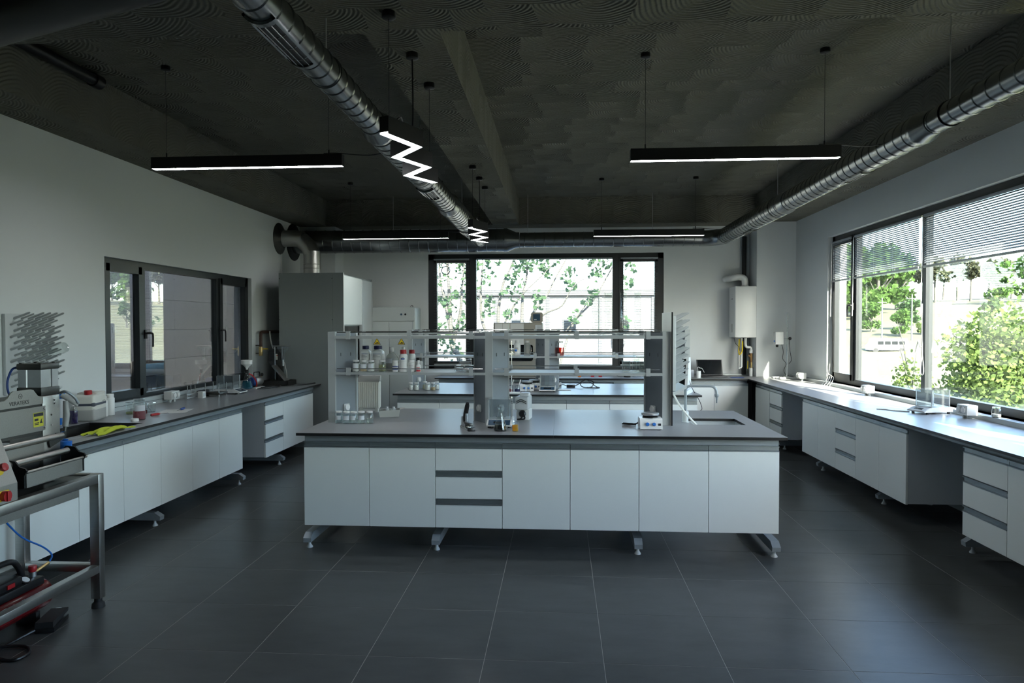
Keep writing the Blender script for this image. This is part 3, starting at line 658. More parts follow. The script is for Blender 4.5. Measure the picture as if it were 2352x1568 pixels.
for z in (.14, .20): MB().lathe([(R_,-.008),(R_+.005,-.004),(R_+.005,.004),(R_,.008)], (0,0,z), 32).build('seam_ring', 'stainless', ep)
MB().tube([(0,0,.30),(0,0,.395)], R_, 32).build('elbow_segment', 'stainless', ep)
MB().tube([(0,0,.36),(-.05,0,.47),(-.16,0,.565)], R_, 32).build('elbow_segment', 'stainless', ep)
MB().tube([(-.13,0,.575),(-.26,0,.59),(-.50,0,.59)], R_, 32).build('outlet', 'stainless', ep)
MB().lathe([(.235,0),(.235,.006),(.125,.07)], (-.498, 0, .59), 36, (1,0,0)).build('wall_flange', 'dark_steel', ep)
MB().tube([(-.46,-.02,.36),(-.46,-.02,.02)], .006, 6).build('control_wire', 'grey_haze_plastic', ep)

# ------------------------------------------------------------------ safety storage cabinet
sc = thing('storage_cabinet', 'pale two door safety cabinet with warning triangles beside the end window', 'cabinet', (-3.12, 10.92, 0))
MB().rbox(0, .82, .02, .48, 0, 1.98, .03, 3).build('body', 'cabinet_grey', sc)
MB().box(.0, .80, 0, .02, 1.76, 1.975).build('top_panel', 'cabinet_grey', sc, smooth=None)
for i in range(2):
    d = MB().rbox(.012+.392*i, .400+.392*i, 0, .02, .06, 1.752, .003).build('door', 'cabinet_grey', sc)
    MB().lathe([(.014,0),(.014,.012)], (.37+.06*i, 0, 1.0), 14, (0,-1,0)).build('lock', 'chrome', d)
    x = .205 if i == 0 else .60
    t3 = MB().prism([(x-.062, 1.385), (x+.062, 1.385), (x, 1.49)], -.0012, 0, 'y').build('warning_triangle', 'ink', d, smooth=None)
    MB().prism([(x-.050, 1.392), (x+.050, 1.392), (x, 1.477)], -.0020, -.0013, 'y').build('triangle_face', 'yellow', t3, smooth=None)
    MB().prism([(x-.034, 1.400), (x+.034, 1.402), (x+.03, 1.415), (x+.012, 1.418), (x+.004, 1.428), (x-.008, 1.412), (x-.03, 1.409)], -.0026, -.0021, 'y').build('hazard_symbol', 'ink', t3, smooth=None)
MB().box(.06, .10, -.001, 0, 1.79, 1.90).build('sticker', 'blue_ink', sc, smooth=None)
for x, m_ in ((.60, 'teal_liquid'), (.665, 'black_plastic')): MB().lathe([(.016,0),(.016,.008),(.012,.014)], (x, 0, 1.865), 14, (0,-1,0)).build('button', 'black_plastic' if m_ != 'teal_liquid' else 'screen_blue', sc)
MB().box(.765, .80, -.012, 0, 1.53, 1.57).build('door_latch', 'black_plastic', sc, smooth=None)
MB().box(.778, .784, -.004, 0, 1.57, 1.75).build('latch_rod', 'grey_paint', sc, smooth=None)
MB().tube(spline([(.70,.2,1.98),(.72,.2,2.01),(.75,.2,2.0),(.73,.2,1.985)], 4), .004, 6).build('cable_loop', 'black_plastic', sc)

# ------------------------------------------------------------------ boiler, flue and its pipework
bo = thing('boiler', 'white wall hung boiler fixed to the corner column', 'boiler', (2.71, 11.02, 1.494))
MB().rbox(0, .318, 0, .40, 0, .794, .008).build('casing', 'white_plastic', bo)
MB().box(-.004, 0, .01, .39, .005, .789).build('front_panel', 'white_plastic', bo, smooth=None)
MB().box(-.006, -.004, .16, .24, .60, .61).build('brand_plate', 'ink', bo, smooth=None); MB().box(-.0062, -.004, .17, .23, .08, .21).build('display', 'grey_haze_plastic', bo, smooth=None)
for z in (.64, .67): MB().box(-.005, -.004, .15, .25, z, z+.003).build('print_line', 'light_grey_plastic', bo, smooth=None)
MB().tube(spline([(.19,.2,.79),(.19,.2,.88),(.17,.2,.93),(.10,.21,.95),(.0,.24,.935),(-.07,.40,.93)], 5), .05, 20).build('flue', 'white_plastic', bo)
MB().lathe([(.062,0),(.062,.02),(.055,.03)], (.19,.2,.79), 24).build('flue_collar', 'white_plastic', bo)
bpz = thing('boiler_pipework', 'white plastic and bronze pipes hanging below the boiler', 'pipes', (2.71, 11.1, ZW))
zt = .60
MB().tube([(.14,.1,zt),(.14,.1,.14)], .018, 10).tube([(.14,.1,.14),(.10,.1,.12),(.10,.1,.42)], .018, 10).build('return_pipe', 'white_plastic', bpz)
MB().tube(spline([(.19,.06,zt),(.19,.06,.50),(.21,.06,.46),(.27,.06,.45),(.28,.06,.40)], 4), .020, 12).build('supply_elbow', 'white_plastic', bpz)
MB().lathe([(.022,0),(.034,.01),(.034,.05),(.024,.06)], (.28,.06,.36), 14).build('union_nut', 'white_plastic', bpz)
MB().tube([(.28,.06,.37),(.275,.06,.30),(.28,.06,.22)], [.018,.026,.018], 12).tube([(.27,.06,.30),(.235,.05,.335)], .016, 10).build('strainer', 'bronze', bpz)
MB().cyl((.28,.06,.22), (.28,.06,.12), .018, n=12).build('fitting', 'brass', bpz)
MB().cyl((.28,.06,.125), (.28,.06,.0), .030, n=16).lathe([(.036,.10),(.036,.13)], (.28,.06,0), 16).build('drop_pipe', 'white_plastic', bpz)
MB().tube([(.22,.04,.24),(.22,.03,.20),(.215,.03,.12)], .006, 6).build('gas_tap', 'yellow', bpz)
MB().tube(spline([(.10,.08,.58),(.09,.07,.42),(.10,.06,.34),(.14,.06,.40),(.15,.08,.55)], 5), .010, 8).build('gas_hose', 'yellow', bpz)
MB().tube(spline([(.0,.0,.60),(.02,.0,.52),(.08,.03,.46),(.10,.05,.40)], 5), .004, 6).build('thin_cable', 'black_plastic', bpz)
dp = MB().cyl((2.93, 11.38, .90), (2.93, 11.38, 3.10), .035, n=16).build('down_pipe', 'black_metal'); tag(dp, 'vertical black pipe on the end wall behind the boiler', 'pipe')
d2 = MB().box(2.975, 2.995, 11.42, 11.45, .905, 3.1).build('cable_duct', 'rail_grey', smooth=None); tag(d2, 'slim grey cable duct on the end wall beside the black pipe', 'cable duct')

# ------------------------------------------------------------------ gas pipe beside the fume hood
gp = thing('gas_pipe', 'rusty brown gas pipe with yellow tap on the wall by the fume hood', 'pipe', (-4.13, 9.36, 1.30))
MB().tube([(0,0,.06),(0,0,.25),(.0,.01,.29),(.0,.05,.30),(.0,.62,.30)], .022, 12).build('pipe_run', 'copper_rust', gp)
MB().lathe([(.024,0),(.028,.02),(.028,.11),(.022,.13)], (0,0,-.03), 12).build('valve_body', 'brass', gp)
MB().box(.02, .10, -.012, .012, .06, .075).build('lever', 'yellow', gp, smooth=None); MB().box(-.07, 0, -.01, .01, .11, .12).box(-.07, 0, -.01, .01, .0, .01).build('wall_bracket', 'dark_steel', gp, smooth=None)
MB().tube(spline([(.06,.16,.31),(.07,.16,.20),(.10,.16,.08),(.14,.14,0)], 5), .009, 8).build('clear_hose', 'grey_haze_plastic', gp)

# ------------------------------------------------------------------ steel table with the press
ta = thing('steel_table', 'stainless steel frame table at the picture edge carrying the press', 'table', (-3.27, 2.75, 0))
TX, TY = .532, 1.24
for x in (0, TX-.06):
    for y in (0, TY-.05):
        l = MB().rbox(x, x+.06, y, y+.05, .055, .803, .004).build('leg', 'stainless', ta)
        MB().lathe([(.022,.055),(.022,.035),(.035,.022),(.038,0)], (x+.03, y+.025, 0), 16).build('levelling_foot', 'rubber', l)
for (a, b_, c, d, z0, z1, nm_) in ((TX-.055, TX, .05, TY-.05, .75, .803, 'top_rail'), (0, .055, .05, TY-.05, .75, .803, 'top_rail'), (.06, TX-.06, TY-.05, TY, .75, .803, 'top_rail'), (.06, TX-.06, 0, .05, .75, .803, 'top_rail'),
                                 (TX-.05, TX, .05, TY-.05, .215, .262, 'lower_rail'), (0, .05, .05, TY-.05, .215, .262, 'lower_rail'), (.06, TX-.06, TY-.05, TY, .215, .262, 'lower_rail'), (.06, TX-.06, 0, .05, .215, .262, 'lower_rail')):
    MB().rbox(a, b_, c, d, z0, z1, .004).build(nm_, 'stainless', ta)
MB().box(TX-.12, TX-.07, .25, TY-.12, .685, .75).build('cable_channel', 'stainless', ta, smooth=None)
MB().box(.05, TX-.055, .05, TY-.05, .785, .795).build('table_plate', 'dark_steel', ta, smooth=None)

pr = thing('press_machine', 'stainless steel pneumatic press standing on the steel table', 'machine', (0, 0, .803)); z0 = .803
def zz(z): return z-z0
XM = -2.90
post = MB().rbox(XM-.20, XM, 3.71, 3.845, zz(.804), zz(1.29), .003).build('side_post', 'stainless', pr)
for y, z in ((3.80,1.262),(3.80,1.243),(3.775,1.18),(3.775,1.12)):
    MB().lathe([(.006,0),(.006,.003),(.003,.006)], (XM, y, zz(z)), 10, (1,0,0)).build('bolt', 'chrome', post)
MB().rbox(XM-.20, XM, 2.85, 2.985, zz(.804), zz(1.29), .003).build('side_post', 'stainless', pr)
# upper housing with a curved outline and the maker's name
poly = [(2.985,1.25),(3.71,1.25),(3.71,1.292),(3.69,1.292),(3.672,1.297),(3.655,1.315),(3.64,1.332),(3.62,1.338),(3.50,1.338),(3.48,1.33),(3.46,1.305),(3.435,1.292),(2.985,1.292)]
hs = MB().prism([(y, zz(z)) for y, z in poly], XM-.004, XM+.004, 'x').build('upper_plate', 'stainless', pr, smooth=None)
text(hs, 'VERATEKS', .030, (XM+.0045, 3.468, zz(1.262)), FX, 'dark_steel', ext=.0005)
MB().lathe([(.012,0),(.0136,0),(.0136,.001),(.012,.001),(.012,0)], (XM+.004, 3.545, zz(1.307)), 24, (1,0,0)).build('maker_emblem', 'dark_steel', hs)
MB().prism([(3.538, zz(1.310)), (3.545, zz(1.301)), (3.552, zz(1.310)), (3.545, zz(1.306))], XM+.004, XM+.005, 'x').build('maker_emblem', 'dark_steel', hs, smooth=None)
MB().box(XM-.19, XM-.01, 2.985, 3.71, zz(1.08), zz(1.29)).build('inner_beam', 'dark_steel', pr, smooth=None)
mid = MB().box(XM, XM+.006, 2.985, 3.725, zz(1.10), zz(1.237)).build('front_plate', 'stainless', pr, smooth=None)
for y, z in ((3.712,1.222),(3.712,1.115)): MB().lathe([(.006,0),(.006,.003),(.003,.006)], (XM+.006, y, zz(z)), 10, (1,0,0)).build('bolt', 'chrome', mid)
for y in (3.632, 3.30):
    st = MB().box(XM+.006, XM+.007, y, y+.075, zz(1.126), zz(1.205)).build('warning_sticker', 'tape_yellow', mid, smooth=None)
    MB().box(XM+.007, XM+.0074, y+.003, y+.072, zz(1.184), zz(1.202)).box(XM+.007, XM+.0074, y+.008, y+.036, zz(1.160), zz(1.172)).box(XM+.007, XM+.0074, y+.008, y+.04, zz(1.138), zz(1.142)).box(XM+.007, XM+.0074, y+.008, y+.042, zz(1.146), zz(1.150)).prism([(y+.046,zz(1.144)),(y+.068,zz(1.144)),(y+.06,zz(1.156)),(y+.064,zz(1.172)),(y+.054,zz(1.160))], XM+.007, XM+.0074, 'x').build('sticker_print', 'ink', st, smooth=None)
MB().box(XM-.15, XM-.02, 2.985, 3.71, zz(.804), zz(1.03)).build('press_bed', 'dark_steel', pr, smooth=None)
lowp = MB().box(XM, XM+.005, 2.985, 3.71, zz(.965), zz(1.03)).build('lower_plate', 'stainless', pr, smooth=None)
MB().tube([(XM+.03, 3.0, zz(1.05)), (XM+.03, 3.82, zz(1.055))], .016, 14).build('guard_bar', 'stainless', pr)
MB().prism([(3.74, zz(1.03)), (3.80, zz(1.07)), (3.88, zz(1.065)), (3.88, zz(1.035)), (3.75, zz(.995))], XM+.004, XM+.012, 'x').build('guard_bracket', 'dark_steel', pr, smooth=None)
MB().tube([(XM+.06, 3.30, zz(.965)), (XM+.06, 3.82, zz(.968))], .017, 14).build('roller', 'stainless', pr)
# catch tray hanging on two black cheeks
tray = MB().prism([(3.416, zz(.845)), (3.84, zz(.845)), (3.84, zz(.922)), (3.416, zz(.922))], XM+.130, XM+.136, 'x').box(XM+.02, XM+.136, 3.416, 3.84, zz(.843), zz(.847)).build('catch_tray', 'stainless', pr, smooth=None)
MB().tube([(XM+.134, 3.416, zz(.924)), (XM+.134, 3.875, zz(.924))], .008, 10).build('tray_lip', 'stainless', tray)
for y in (3.405, 3.85):
    MB().prism([(XM+.0, zz(.83)), (XM+.136, zz(.845)), (XM+.136, zz(.91)), (XM+.15, zz(.935)), (XM+.14, zz(.948)), (XM+.11, zz(.955)), (XM+.085, zz(.985)), (XM+.03, zz(.99)), (XM+.0, zz(.96))], y-.005, y+.005, 'y').build('tray_cheek', 'black_metal', tray, smooth=None)
# pneumatic cylinder
CX, CY = -2.985, 3.79
cy = MB().prism([(CX-.068,CY-.068),(CX-.02,CY-.068),(CX-.016,CY-.062),(CX+.016,CY-.062),(CX+.02,CY-.068),(CX+.068,CY-.068),(CX+.068,CY-.02),(CX+.062,CY-.016),(CX+.062,CY+.016),(CX+.068,CY+.02),(CX+.068,CY+.068),(CX-.068,CY+.068)], zz(1.335), zz(1.440)).build('cylinder_barrel', 'cast_aluminium', pr, smooth=None)
for za, zb_ in ((1.291, 1.338), (1.438, 1.472)):
    MB().rbox(CX-.074, CX+.074, CY-.074, CY+.074, zz(za), zz(zb_), .006).build('cylinder_head', 'dark_steel', cy)
for sx in (-1, 1):
    for sy in (-1, 1): MB().cyl((CX+sx*.055, CY+sy*.055, zz(1.44)), (CX+sx*.055, CY+sy*.055, zz(1.478)), .013, n=10).build('tie_bolt', 'dark_steel', cy)
MB().tube(spline([(CX-.075, CY-.05, zz(1.452)), (CX-.10, CY-.07, zz(1.44)), (CX-.115, CY-.085, zz(1.38)), (CX-.11, CY-.09, zz(1.32)), (CX-.09, CY-.085, zz(1.27))], 6), .006, 8).build('air_line', 'blue_plastic', cy)
# control console
con = MB().prism([(XM-.10, zz(1.206)), (XM+.03, zz(1.206)), (XM+.152, zz(.893)), (XM+.152, zz(.805)), (XM-.10, zz(.805))], 2.995, 3.335, 'y').build('control_console', 'stainless', pr, smooth=None)
dn = Vector((.313, 0, .122)).normalized()
def onslope(t, y): return Vector((XM+.03+.122*t, y, zz(1.206-.313*t)))
p_ = onslope(.74, 3.25)
MB().cyl(p_, p_+dn*.004, .032, n=24).build('emergency_ring', 'yellow', con); MB().cyl(p_+dn*.004, p_+dn*.03, .012, n=16).build('emergency_stem', 'yellow', con); MB().lathe([(.019,0),(.022,.006),(.020,.018),(.010,.022)], p_+dn*.026, 20, dn).build('emergency_button', 'red_plastic', con)
p_ = onslope(.46, 3.275); MB().cyl(p_, p_+dn*.014, .013, n=16).build('red_button', 'red_plastic', con)
p_ = onslope(.36, 3.275); MB().cyl(p_, p_+dn*.012, .013, n=16).build('green_button', 'screen_blue', con)
p_ = onslope(.27, 3.272); MB().box(p_.x-.004, p_.x+.006, 3.235, 3.29, p_.z+.002, p_.z+.012).build('start_plate', 'tape_yellow', con, smooth=None)
MB().box(XM+.155, XM+.162, 3.18, 3.27, zz(.822), zz(.872)).build('switch_plate', 'yellow', con, smooth=None); MB().cyl((XM+.162, 3.235, zz(.847)), (XM+.185, 3.235, zz(.847)), .026, n=20).build('main_switch', 'red_plastic', con)
MB().box(XM+.183, XM+.192, 3.225, 3.245, zz(.823), zz(.872)).build('switch_grip', 'red_plastic', con, smooth=None)
# blow gun with spiral hose hooked on the post
bgun = thing('blow_gun', 'grey air blow gun on a coiled blue hose beside the press', 'air gun', (-2.93, 3.895, .965))
MB().tube([(0,0,.315),(.03,.02,.29),(.065,.05,.245)], [.014,.014,.008], 10).tube([(.02,.01,.28),(.025,.01,.20),(.02,.005,.13)], [.014,.018,.016], 10).build('gun_body', 'grey_haze_plastic', bgun)
MB().tube(spline([(-.01,.0,.325),(.03,.0,.335),(.06,.03,.30),(.07,.05,.26)], 5), .008, 8).build('trigger_loop', 'grey_paint', bgun)
MB().cyl((.02,.005,.13), (.018,.0,.10), .011, n=12).build('hose_fitting', 'dark_steel', bgun)
hx = []
for i in range(15*12):
    t = i/12; hx.append((.02+.028*math.cos(2*PI*t)-.0004*i*.1, .01+.028*math.sin(2*PI*t), .045-.0065*t))
MB().tube(spline([(.018,0,.10),(.0,-.01,.09),(-.005,-.01,.06),(.03,.01,.05)], 4)+hx[6:], .0045, 6).build('coiled_hose', 'bright_blue', bgun)
# compressor on the table's lower shelf
cp = thing('air_compressor', 'small red tank air compressor under the press', 'compressor', (-3.0, 3.50, .045))
tk = MB().lathe([(0,-.305),(.05,-.30),(.082,-.275),(.088,-.25),(.088,.25),(.082,.275),(.05,.30),(0,.305)], (0, .02, .105), 28, (0,1,0)).build('tank', 'red_tank', cp)
text(tk, 'Einhell', .060, (.0888, -.085, .112), FX, 'white_matte', bold=.0015); text(tk, 'TC-AC 190/6/8 OF', .024, (.0888, .098, .118), FX, 'white_matte')
MB().rbox(-.075, .075, -.25, .24, .175, .225, .012).build('motor_cover', 'black_plastic', cp); MB().rbox(-.06, .06, -.23, .10, .222, .275, .015).build('motor_hood', 'black_plastic', cp)
MB().tube(spline([(0,-.20,.26),(0,-.16,.34),(0,-.05,.355),(0,.08,.35),(0,.13,.31),(0,.17,.23)], 6), .016, 10).build('carry_handle', 'black_plastic', cp)
MB().box(.062, .068, -.02, .03, .235, .258).build('power_switch', 'red_plastic', cp, smooth=None)
gg = MB().lathe([(.024,0),(.026,.008),(.026,.016),(.022,.018)], (.045, .12, .225), 20, (.5,0,.86)).build('pressure_gauge', 'black_plastic', cp); MB().lathe([(.021,0),(.021,.002)], (.0545, .12, .2415), 20, (.5,0,.86)).build('gauge_dial', 'white_matte', gg)
MB().lathe([(.018,0),(.022,.012),(.022,.03),(.019,.034)], (.02, .215, .252), 16).build('regulator_knob', 'red_plastic', cp); MB().lathe([(.020,0),(.020,.03)], (.02,.215,.222), 14).build('regulator_body', 'cast_aluminium', cp)
MB().tube([(.02,.235,.243),(.03,.29,.258),(.032,.325,.266)], .009, 10).build('hose_coupling', 'brass', cp)
for y in (-.2, .2): MB().box(-.06, .06, y-.015, y+.015, -.045, .03).build('foot', 'rubber', cp, smooth=None)
MB().tube(spline([(-2.968,3.825,.311),(-2.962,3.842,.35),(-2.96,3.77,.42),(-2.95,3.60,.53),(-2.95,3.46,.68),(-2.97,3.40,.745)], 6), .005, 8).build('air_hose', 'bright_blue'); tag(bpy.data.objects['air_hose'], 'blue air hose rising from the compressor to the press', 'hose')
fp = thing('foot_pedal', 'black foot pedal on the floor under the steel table', 'pedal', (-2.85, 3.69, 0), .28)
MB().rbox(-.05, .05, -.10, .10, 0, .03, .006).build('pedal_base', 'black_plastic', fp); MB().prism([(-.10,.03),(.10,.045),(.105,.062),(-.10,.062)], -.045, .045, 'x').build('treadle', 'rubber', fp, smooth=None)
fl = MB().lathe([(.0,.022),(.03,.022),(.034,.018),(.034,0),(0,0)], (-2.95, 3.86, 0), 24).build('floor_disc', 'white_matte'); tag(fl, 'round white lid lying on the floor behind the foot pedal', 'lid')
pcb = MB().tube(spline([(-2.87,3.585,.02),(-2.90,3.50,.008),(-2.90,3.40,.008),(-2.84,3.30,.008),(-2.74,3.28,.008),(-2.72,3.36,.010),(-2.80,3.42,.012),(-2.92,3.38,.016),(-3.0,3.28,.010)], 6), .008, 8).build('pedal_cable', 'black_plastic'); tag(pcb, 'thick black cable coiled on the floor by the foot pedal', 'cable')
# ------------------------------------------------------------------ glassware and bottles
Z1 = 1.302; Z2 = 1.601                                   # shelf surfaces
def jar(label, loc, r=.032, h=.10, lid='white_matte', fill=None, paper=None, group=None, a=0, body='glassware', name='jar', cat='jar'):
    t = thing(name, label, cat, loc, a, group)
    MB().lathe([(r*.92,0),(r,.006),(r,h*.74),(r*.80,h*.85),(r*.80,h*.93)], (0,0,0), 22).build('body', body, t)
    MB().lathe([(r*.86,h*.87),(r*.88,h*.89),(r*.88,h),(r*.82,h*1.005),(0,h*1.005)], (0,0,0), 22).build('lid', lid, t)
    if fill: MB().lathe([(0,.004),(r*.93,.005),(r*.95,.01),(r*.95,h*fill[1]),(0,h*fill[1])], (0,0,0), 20).build('contents', fill[0], t)
    if paper: patch(r*1.008, h*paper[1], h*paper[2], -52, 52).build('paper_label', paper[0], t)
    return t
def bottle(label, loc, r, h, body='white_plastic', cap='white_matte', capr=.6, caph=.14, sh=.16, band=None, bands=(), group=None, a=0, name='bottle', sq=False, cat='bottle'):
    t = thing(name, label, cat, loc, a, group); hb = h*(1-caph); z = hb-h*sh
    pf = [(r*.9,0),(r,r*.12),(r,z),(r*.93,z+h*sh*.35),(r*capr*.9,hb-h*.02),(r*capr*.9,hb)]
    m = MB().lathe(pf, (0,0,0), 4 if False else 24)
    if sq:
        q = []
        for (x, y, zz_) in m.v:
            k = max(abs(x), abs(y)); l = math.hypot(x, y); f = (l/k)**.72 if k > 1e-6 and zz_ < z+h*sh*.4 else 1; q.append((x*f*.86, y*f*.86, zz_))
        m.v = q
    m.build('body', body, t)
    MB().lathe([(r*capr,hb-.002),(r*capr*1.02,hb+.003),(r*capr,h*.985),(r*capr*.92,h),(0,h)], (0,0,0), 20).build('cap', cap, t)
    k = 1.0 if not sq else .99
    if band: patch(r*1.01*k, h*band[1], h*band[2], -70, 70).build('paper_label', band[0], t)
    for (m_, b0, b1, a0, a1) in bands: patch(r*1.02*k, h*b0, h*b1, a0, a1).build('label_print', m_, t)
    return t
def beaker(label, loc, r, h, fill=None, group=None, body='glassware', cat='beaker', name='beaker', extra=None):
    t = thing(name, label, cat, loc, 0, group)
    MB().lathe([(r*.9,0),(r,.005),(r,h*.94),(r*1.08,h)], (0,0,0), 24).build('body', body, t)
    if fill: MB().lathe([(0,.003),(r*.93,.004),(r*.95,.008),(r*.95,h*fill[1]),(0,h*fill[1])], (0,0,0), 20).build('contents', fill[0], t)
    if extra:
        for p in extra: MB().tube(p, .003, 6).build('glass_rod', 'glassware', t)
    return t
def erlen(label, loc, r, h, fill, cat='flask', name='conical_flask'):
    t = thing(name, label, cat, loc)
    rn = r*.34; pf = [(r*.93,0),(r,.008),(r*.98,.018),(rn,h*.72),(rn,h*.95),(rn*1.2,h)]
    MB().lathe(pf, (0,0,0), 28).build('body', 'glassware', t)
    f = fill[1]; zf = h*f; rf = r*.98+(rn-r*.98)*(zf-.018)/(h*.72-.018)
    MB().lathe([(0,.004),(r*.9,.005),(r*.96,.018),(rf*.96,zf),(0,zf)], (0,0,0), 26).build('contents', fill[0], t); return t
def balance(label, loc, rot, dark=True):
    """draft shield balance; front faces -y"""
    t = thing('balance', label, 'balance', loc, rot, 'draft shield balances')
    MB().prism([(-.17,.018),(-.17,.030),(-.10,.058),(.14,.058),(.14,.018)], -.098, .098, 'x').build('base', 'white_plastic', t, smooth=None)
    MB().prism([(-.172,.031),(-.102,.0595),(-.101,.0585),(-.171,.030)], -.085, .085, 'x').build('keypad', 'screen_blue' if dark else 'light_grey_plastic', t, smooth=None)
    MB().prism([(-.150,.0412),(-.125,.0515),(-.124,.0505),(-.149,.0402)], -.045, .045, 'x').build('display', 'dark_glass', t, smooth=None)
    for x in (-.08, .08):
        for y in (-.12, .11): MB().lathe([(.013,0),(.013,.018)], (x, y, 0), 12).build('foot', 'rubber', t)
    g = MB(); y0, y1, H = -.085, .115, .215
    for (a0,a1,b0,b1) in ((-.09,-.087,y0,y1),(.087,.09,y0,y1),(-.09,.09,y0,y0+.003)): g.box(a0,a1,b0,b1,.06,H)
    g.build('glass_shield', 'acrylic', t, smooth=None)
    MB().box(-.09, .09, y1-.004, y1, .06, H).build('back_glass', 'acrylic', t, smooth=None); MB().box(-.093, .093, y0-.002, y1, H, H+.006).build('top_panel', 'acrylic', t, smooth=None)
    f = MB()
    for x in (-.09, .084):
        for y in (y0, y1-.006): f.box(x, x+.006, y, y+.006, .058, H)
    f.box(-.09,.09,y0,y0+.005,.058,.064); f.build('shield_frame', 'white_plastic', t, smooth=None)
    MB().lathe([(0,.068),(.04,.068),(.042,.070),(0,.071)], (0,.02,0), 24).cyl((0,.02,.058), (0,.02,.068), .008, n=10).build('weighing_pan', 'chrome', t); return t
def hotplate(label, loc, rot=0):
    t = thing('magnetic_stirrer', label, 'stirrer', loc, rot, 'magnetic stirrers')
    MB().prism([(-.085,.006),(.09,.006),(.08,.075),(.06,.086),(-.055,.086),(-.068,.075)], -.085, .085, 'x').build('housing', 'white_plastic', t, smooth=None)
    for x in (-.03, .02):
        MB().lathe([(.014,0),(.014,.010),(.011,.016),(0,.016)], (x, -.079, .042), 16, (0,-1,.25)).build('knob', 'bright_blue', t)
    MB().box(.052, .072, -.081, -.077, .032, .050).build('indicator', 'ink', t, smooth=None)
    MB().lathe([(.06,.086),(.06,.092),(.052,.094),(.060,.098),(.052,.102),(.058,.106)], (0,0,0), 28).build('heat_guard', 'dark_steel', t)
    MB().lathe([(.066,.106),(.068,.110),(.068,.120),(.064,.124),(0,.124)], (0,0,0), 32).build('plate', 'cast_aluminium', t)
    for x in (-.07,.07):
        for y in (-.07,.075): MB().lathe([(.009,0),(.009,.007)], (x, y, 0), 8).build('foot', 'rubber', t)
    return t
def socket_box(label, loc, rot):
    """two socket pedestal, covers face -y"""
    t = thing('bench_socket', label, 'socket', loc, rot, 'bench socket boxes')
    MB().rbox(-.075, .075, -.045, .045, .03, .115, .004).build('box', 'white_plastic', t)
    for x in (-.04, .04): MB().cyl((x, 0, 0), (x, 0, .03), .016, n=12).build('pedestal', 'rail_grey', t)
    for x in (-.035, .035):
        c = MB().rbox(x-.030, x+.030, -.052, -.045, .04, .106, .003).build('socket', 'light_grey_plastic', t)
        MB().lathe([(.026,0),(.026,.007),(.022,.010),(0,.010)], (x, -.052, .073), 18, (0,-1,0)).build('socket_cover', 'white_matte', c)
    return t
def cable(name, pts, r, mat, label, k=6): return tag(MB().tube(spline(pts, k), r, 7).build(name, mat), label, 'cable')

# --- front island worktop
for i, (x, y) in enumerate(((-1.812, 5.59), (-1.742, 5.57), (-1.684, 5.575), (-1.625, 5.59), (-1.560, 5.60))):
    o_ = ['first', 'second', 'third', 'fourth', 'fifth'][i]
    jar(f'clear labelled jar, {o_} in the row of five at the rack upright', (x, y, ZW), .031, .100, fill=('glassware', .4), paper=('label_paper', .32, .66) if i < 4 else None, group='clear jars on the front island', a=(-.15, .1, -.3, .2, 0)[i])
hb = thing('electric_heater', 'ribbed ivory heater standing behind the front rack', 'heater', (-1.77, 6.36, ZW), .12)
MB().rbox(-.10, .10, -.05, .05, .03, .29, .02, 3).build('body', 'ivory', hb)
for i in range(11): MB().cyl((-.085+.017*i, -.05, .045), (-.085+.017*i, -.05, .275), .006, n=8).build('fin', 'ivory', hb)
MB().prism([(-.05,.285),(.05,.285),(.06,.335),(-.01,.335)], -.10, .10, 'x').build('top_panel', 'grey_haze_plastic', hb, smooth=None)
for x in (-.07, .07): MB().box(x-.012, x+.012, -.05, .05, 0, .04).build('foot', 'ivory', hb, smooth=None)
tr = thing('plastic_tray', 'ivory spouted tray beside the heater on the front island', 'tray', (-1.50, 6.05, ZW), .25)
MB().add([(-.09,-.055,0),(.075,-.055,0),(.075,.055,0),(-.09,.055,0),(-.10,-.065,.055),(.085,-.065,.065),(.085,.065,.065),(-.10,.065,.055),(.135,0,.075),(.12,-.03,.07),(.12,.03,.07)], [(0,3,2,1),(0,1,5,4),(2,3,7,6),(3,0,4,7),(1,2,6,10,8,9,5)]).build('dish', 'ivory', tr, smooth=None)
for x, q in ((-.03, 'nearer the heater'), (.03, 'nearer the tray spout')): bottle(f'small white vial in the ivory tray, {q}', (-1.50+x, 6.06, ZW+.012), .018, .072, group='vials in the ivory tray')
st_ = thing('heavy_stapler', 'black and chrome heavy duty stapler with raised lever on the front island', 'stapler', (-.72, 5.33, ZW), .42)
MB().rbox(-.025, .025, -.13, .11, .0, .018, .003).build('base', 'chrome', st_); MB().rbox(-.027, .027, -.133, -.095, 0, .026, .003).build('nose_block', 'black_plastic', st_)
MB().prism([(-.02,.018),(.09,.018),(.085,.09),(.05,.095),(.03,.05),(-.02,.04)], -.02, .02, 'x').build('bracket', 'chrome', st_, smooth=None); MB().rbox(-.016, .016, -.11, .04, .035, .055, .003).build('magazine', 'dark_steel', st_)
MB().tube([(0,.055,.07),(0,.03,.12),(0,-.01,.185),(0,-.02,.205)], [.018,.019,.017,.012], 10).build('lever', 'black_plastic', st_); MB().tube([(0,.01,.05),(0,.012,.12)], .010, 8).build('link', 'chrome', st_)
balance('white balance with glass shield behind the conical flask on the front island', (-.475, 5.53, ZW), 0)
erlen('conical flask of dark liquid in front of the balance', (-.455, 5.26, ZW), .052, .180, ('dark_liquid', .28))
beaker('small beaker of yellow liquid next to the conical flask', (-.340, 5.245, ZW), .0235, .078, ('yellow_liquid', .62))
gp2 = thing('dosing_pump', 'pale grey pump unit with black connector behind the front balance', 'pump', (-.315, 5.93, ZW), -.12)
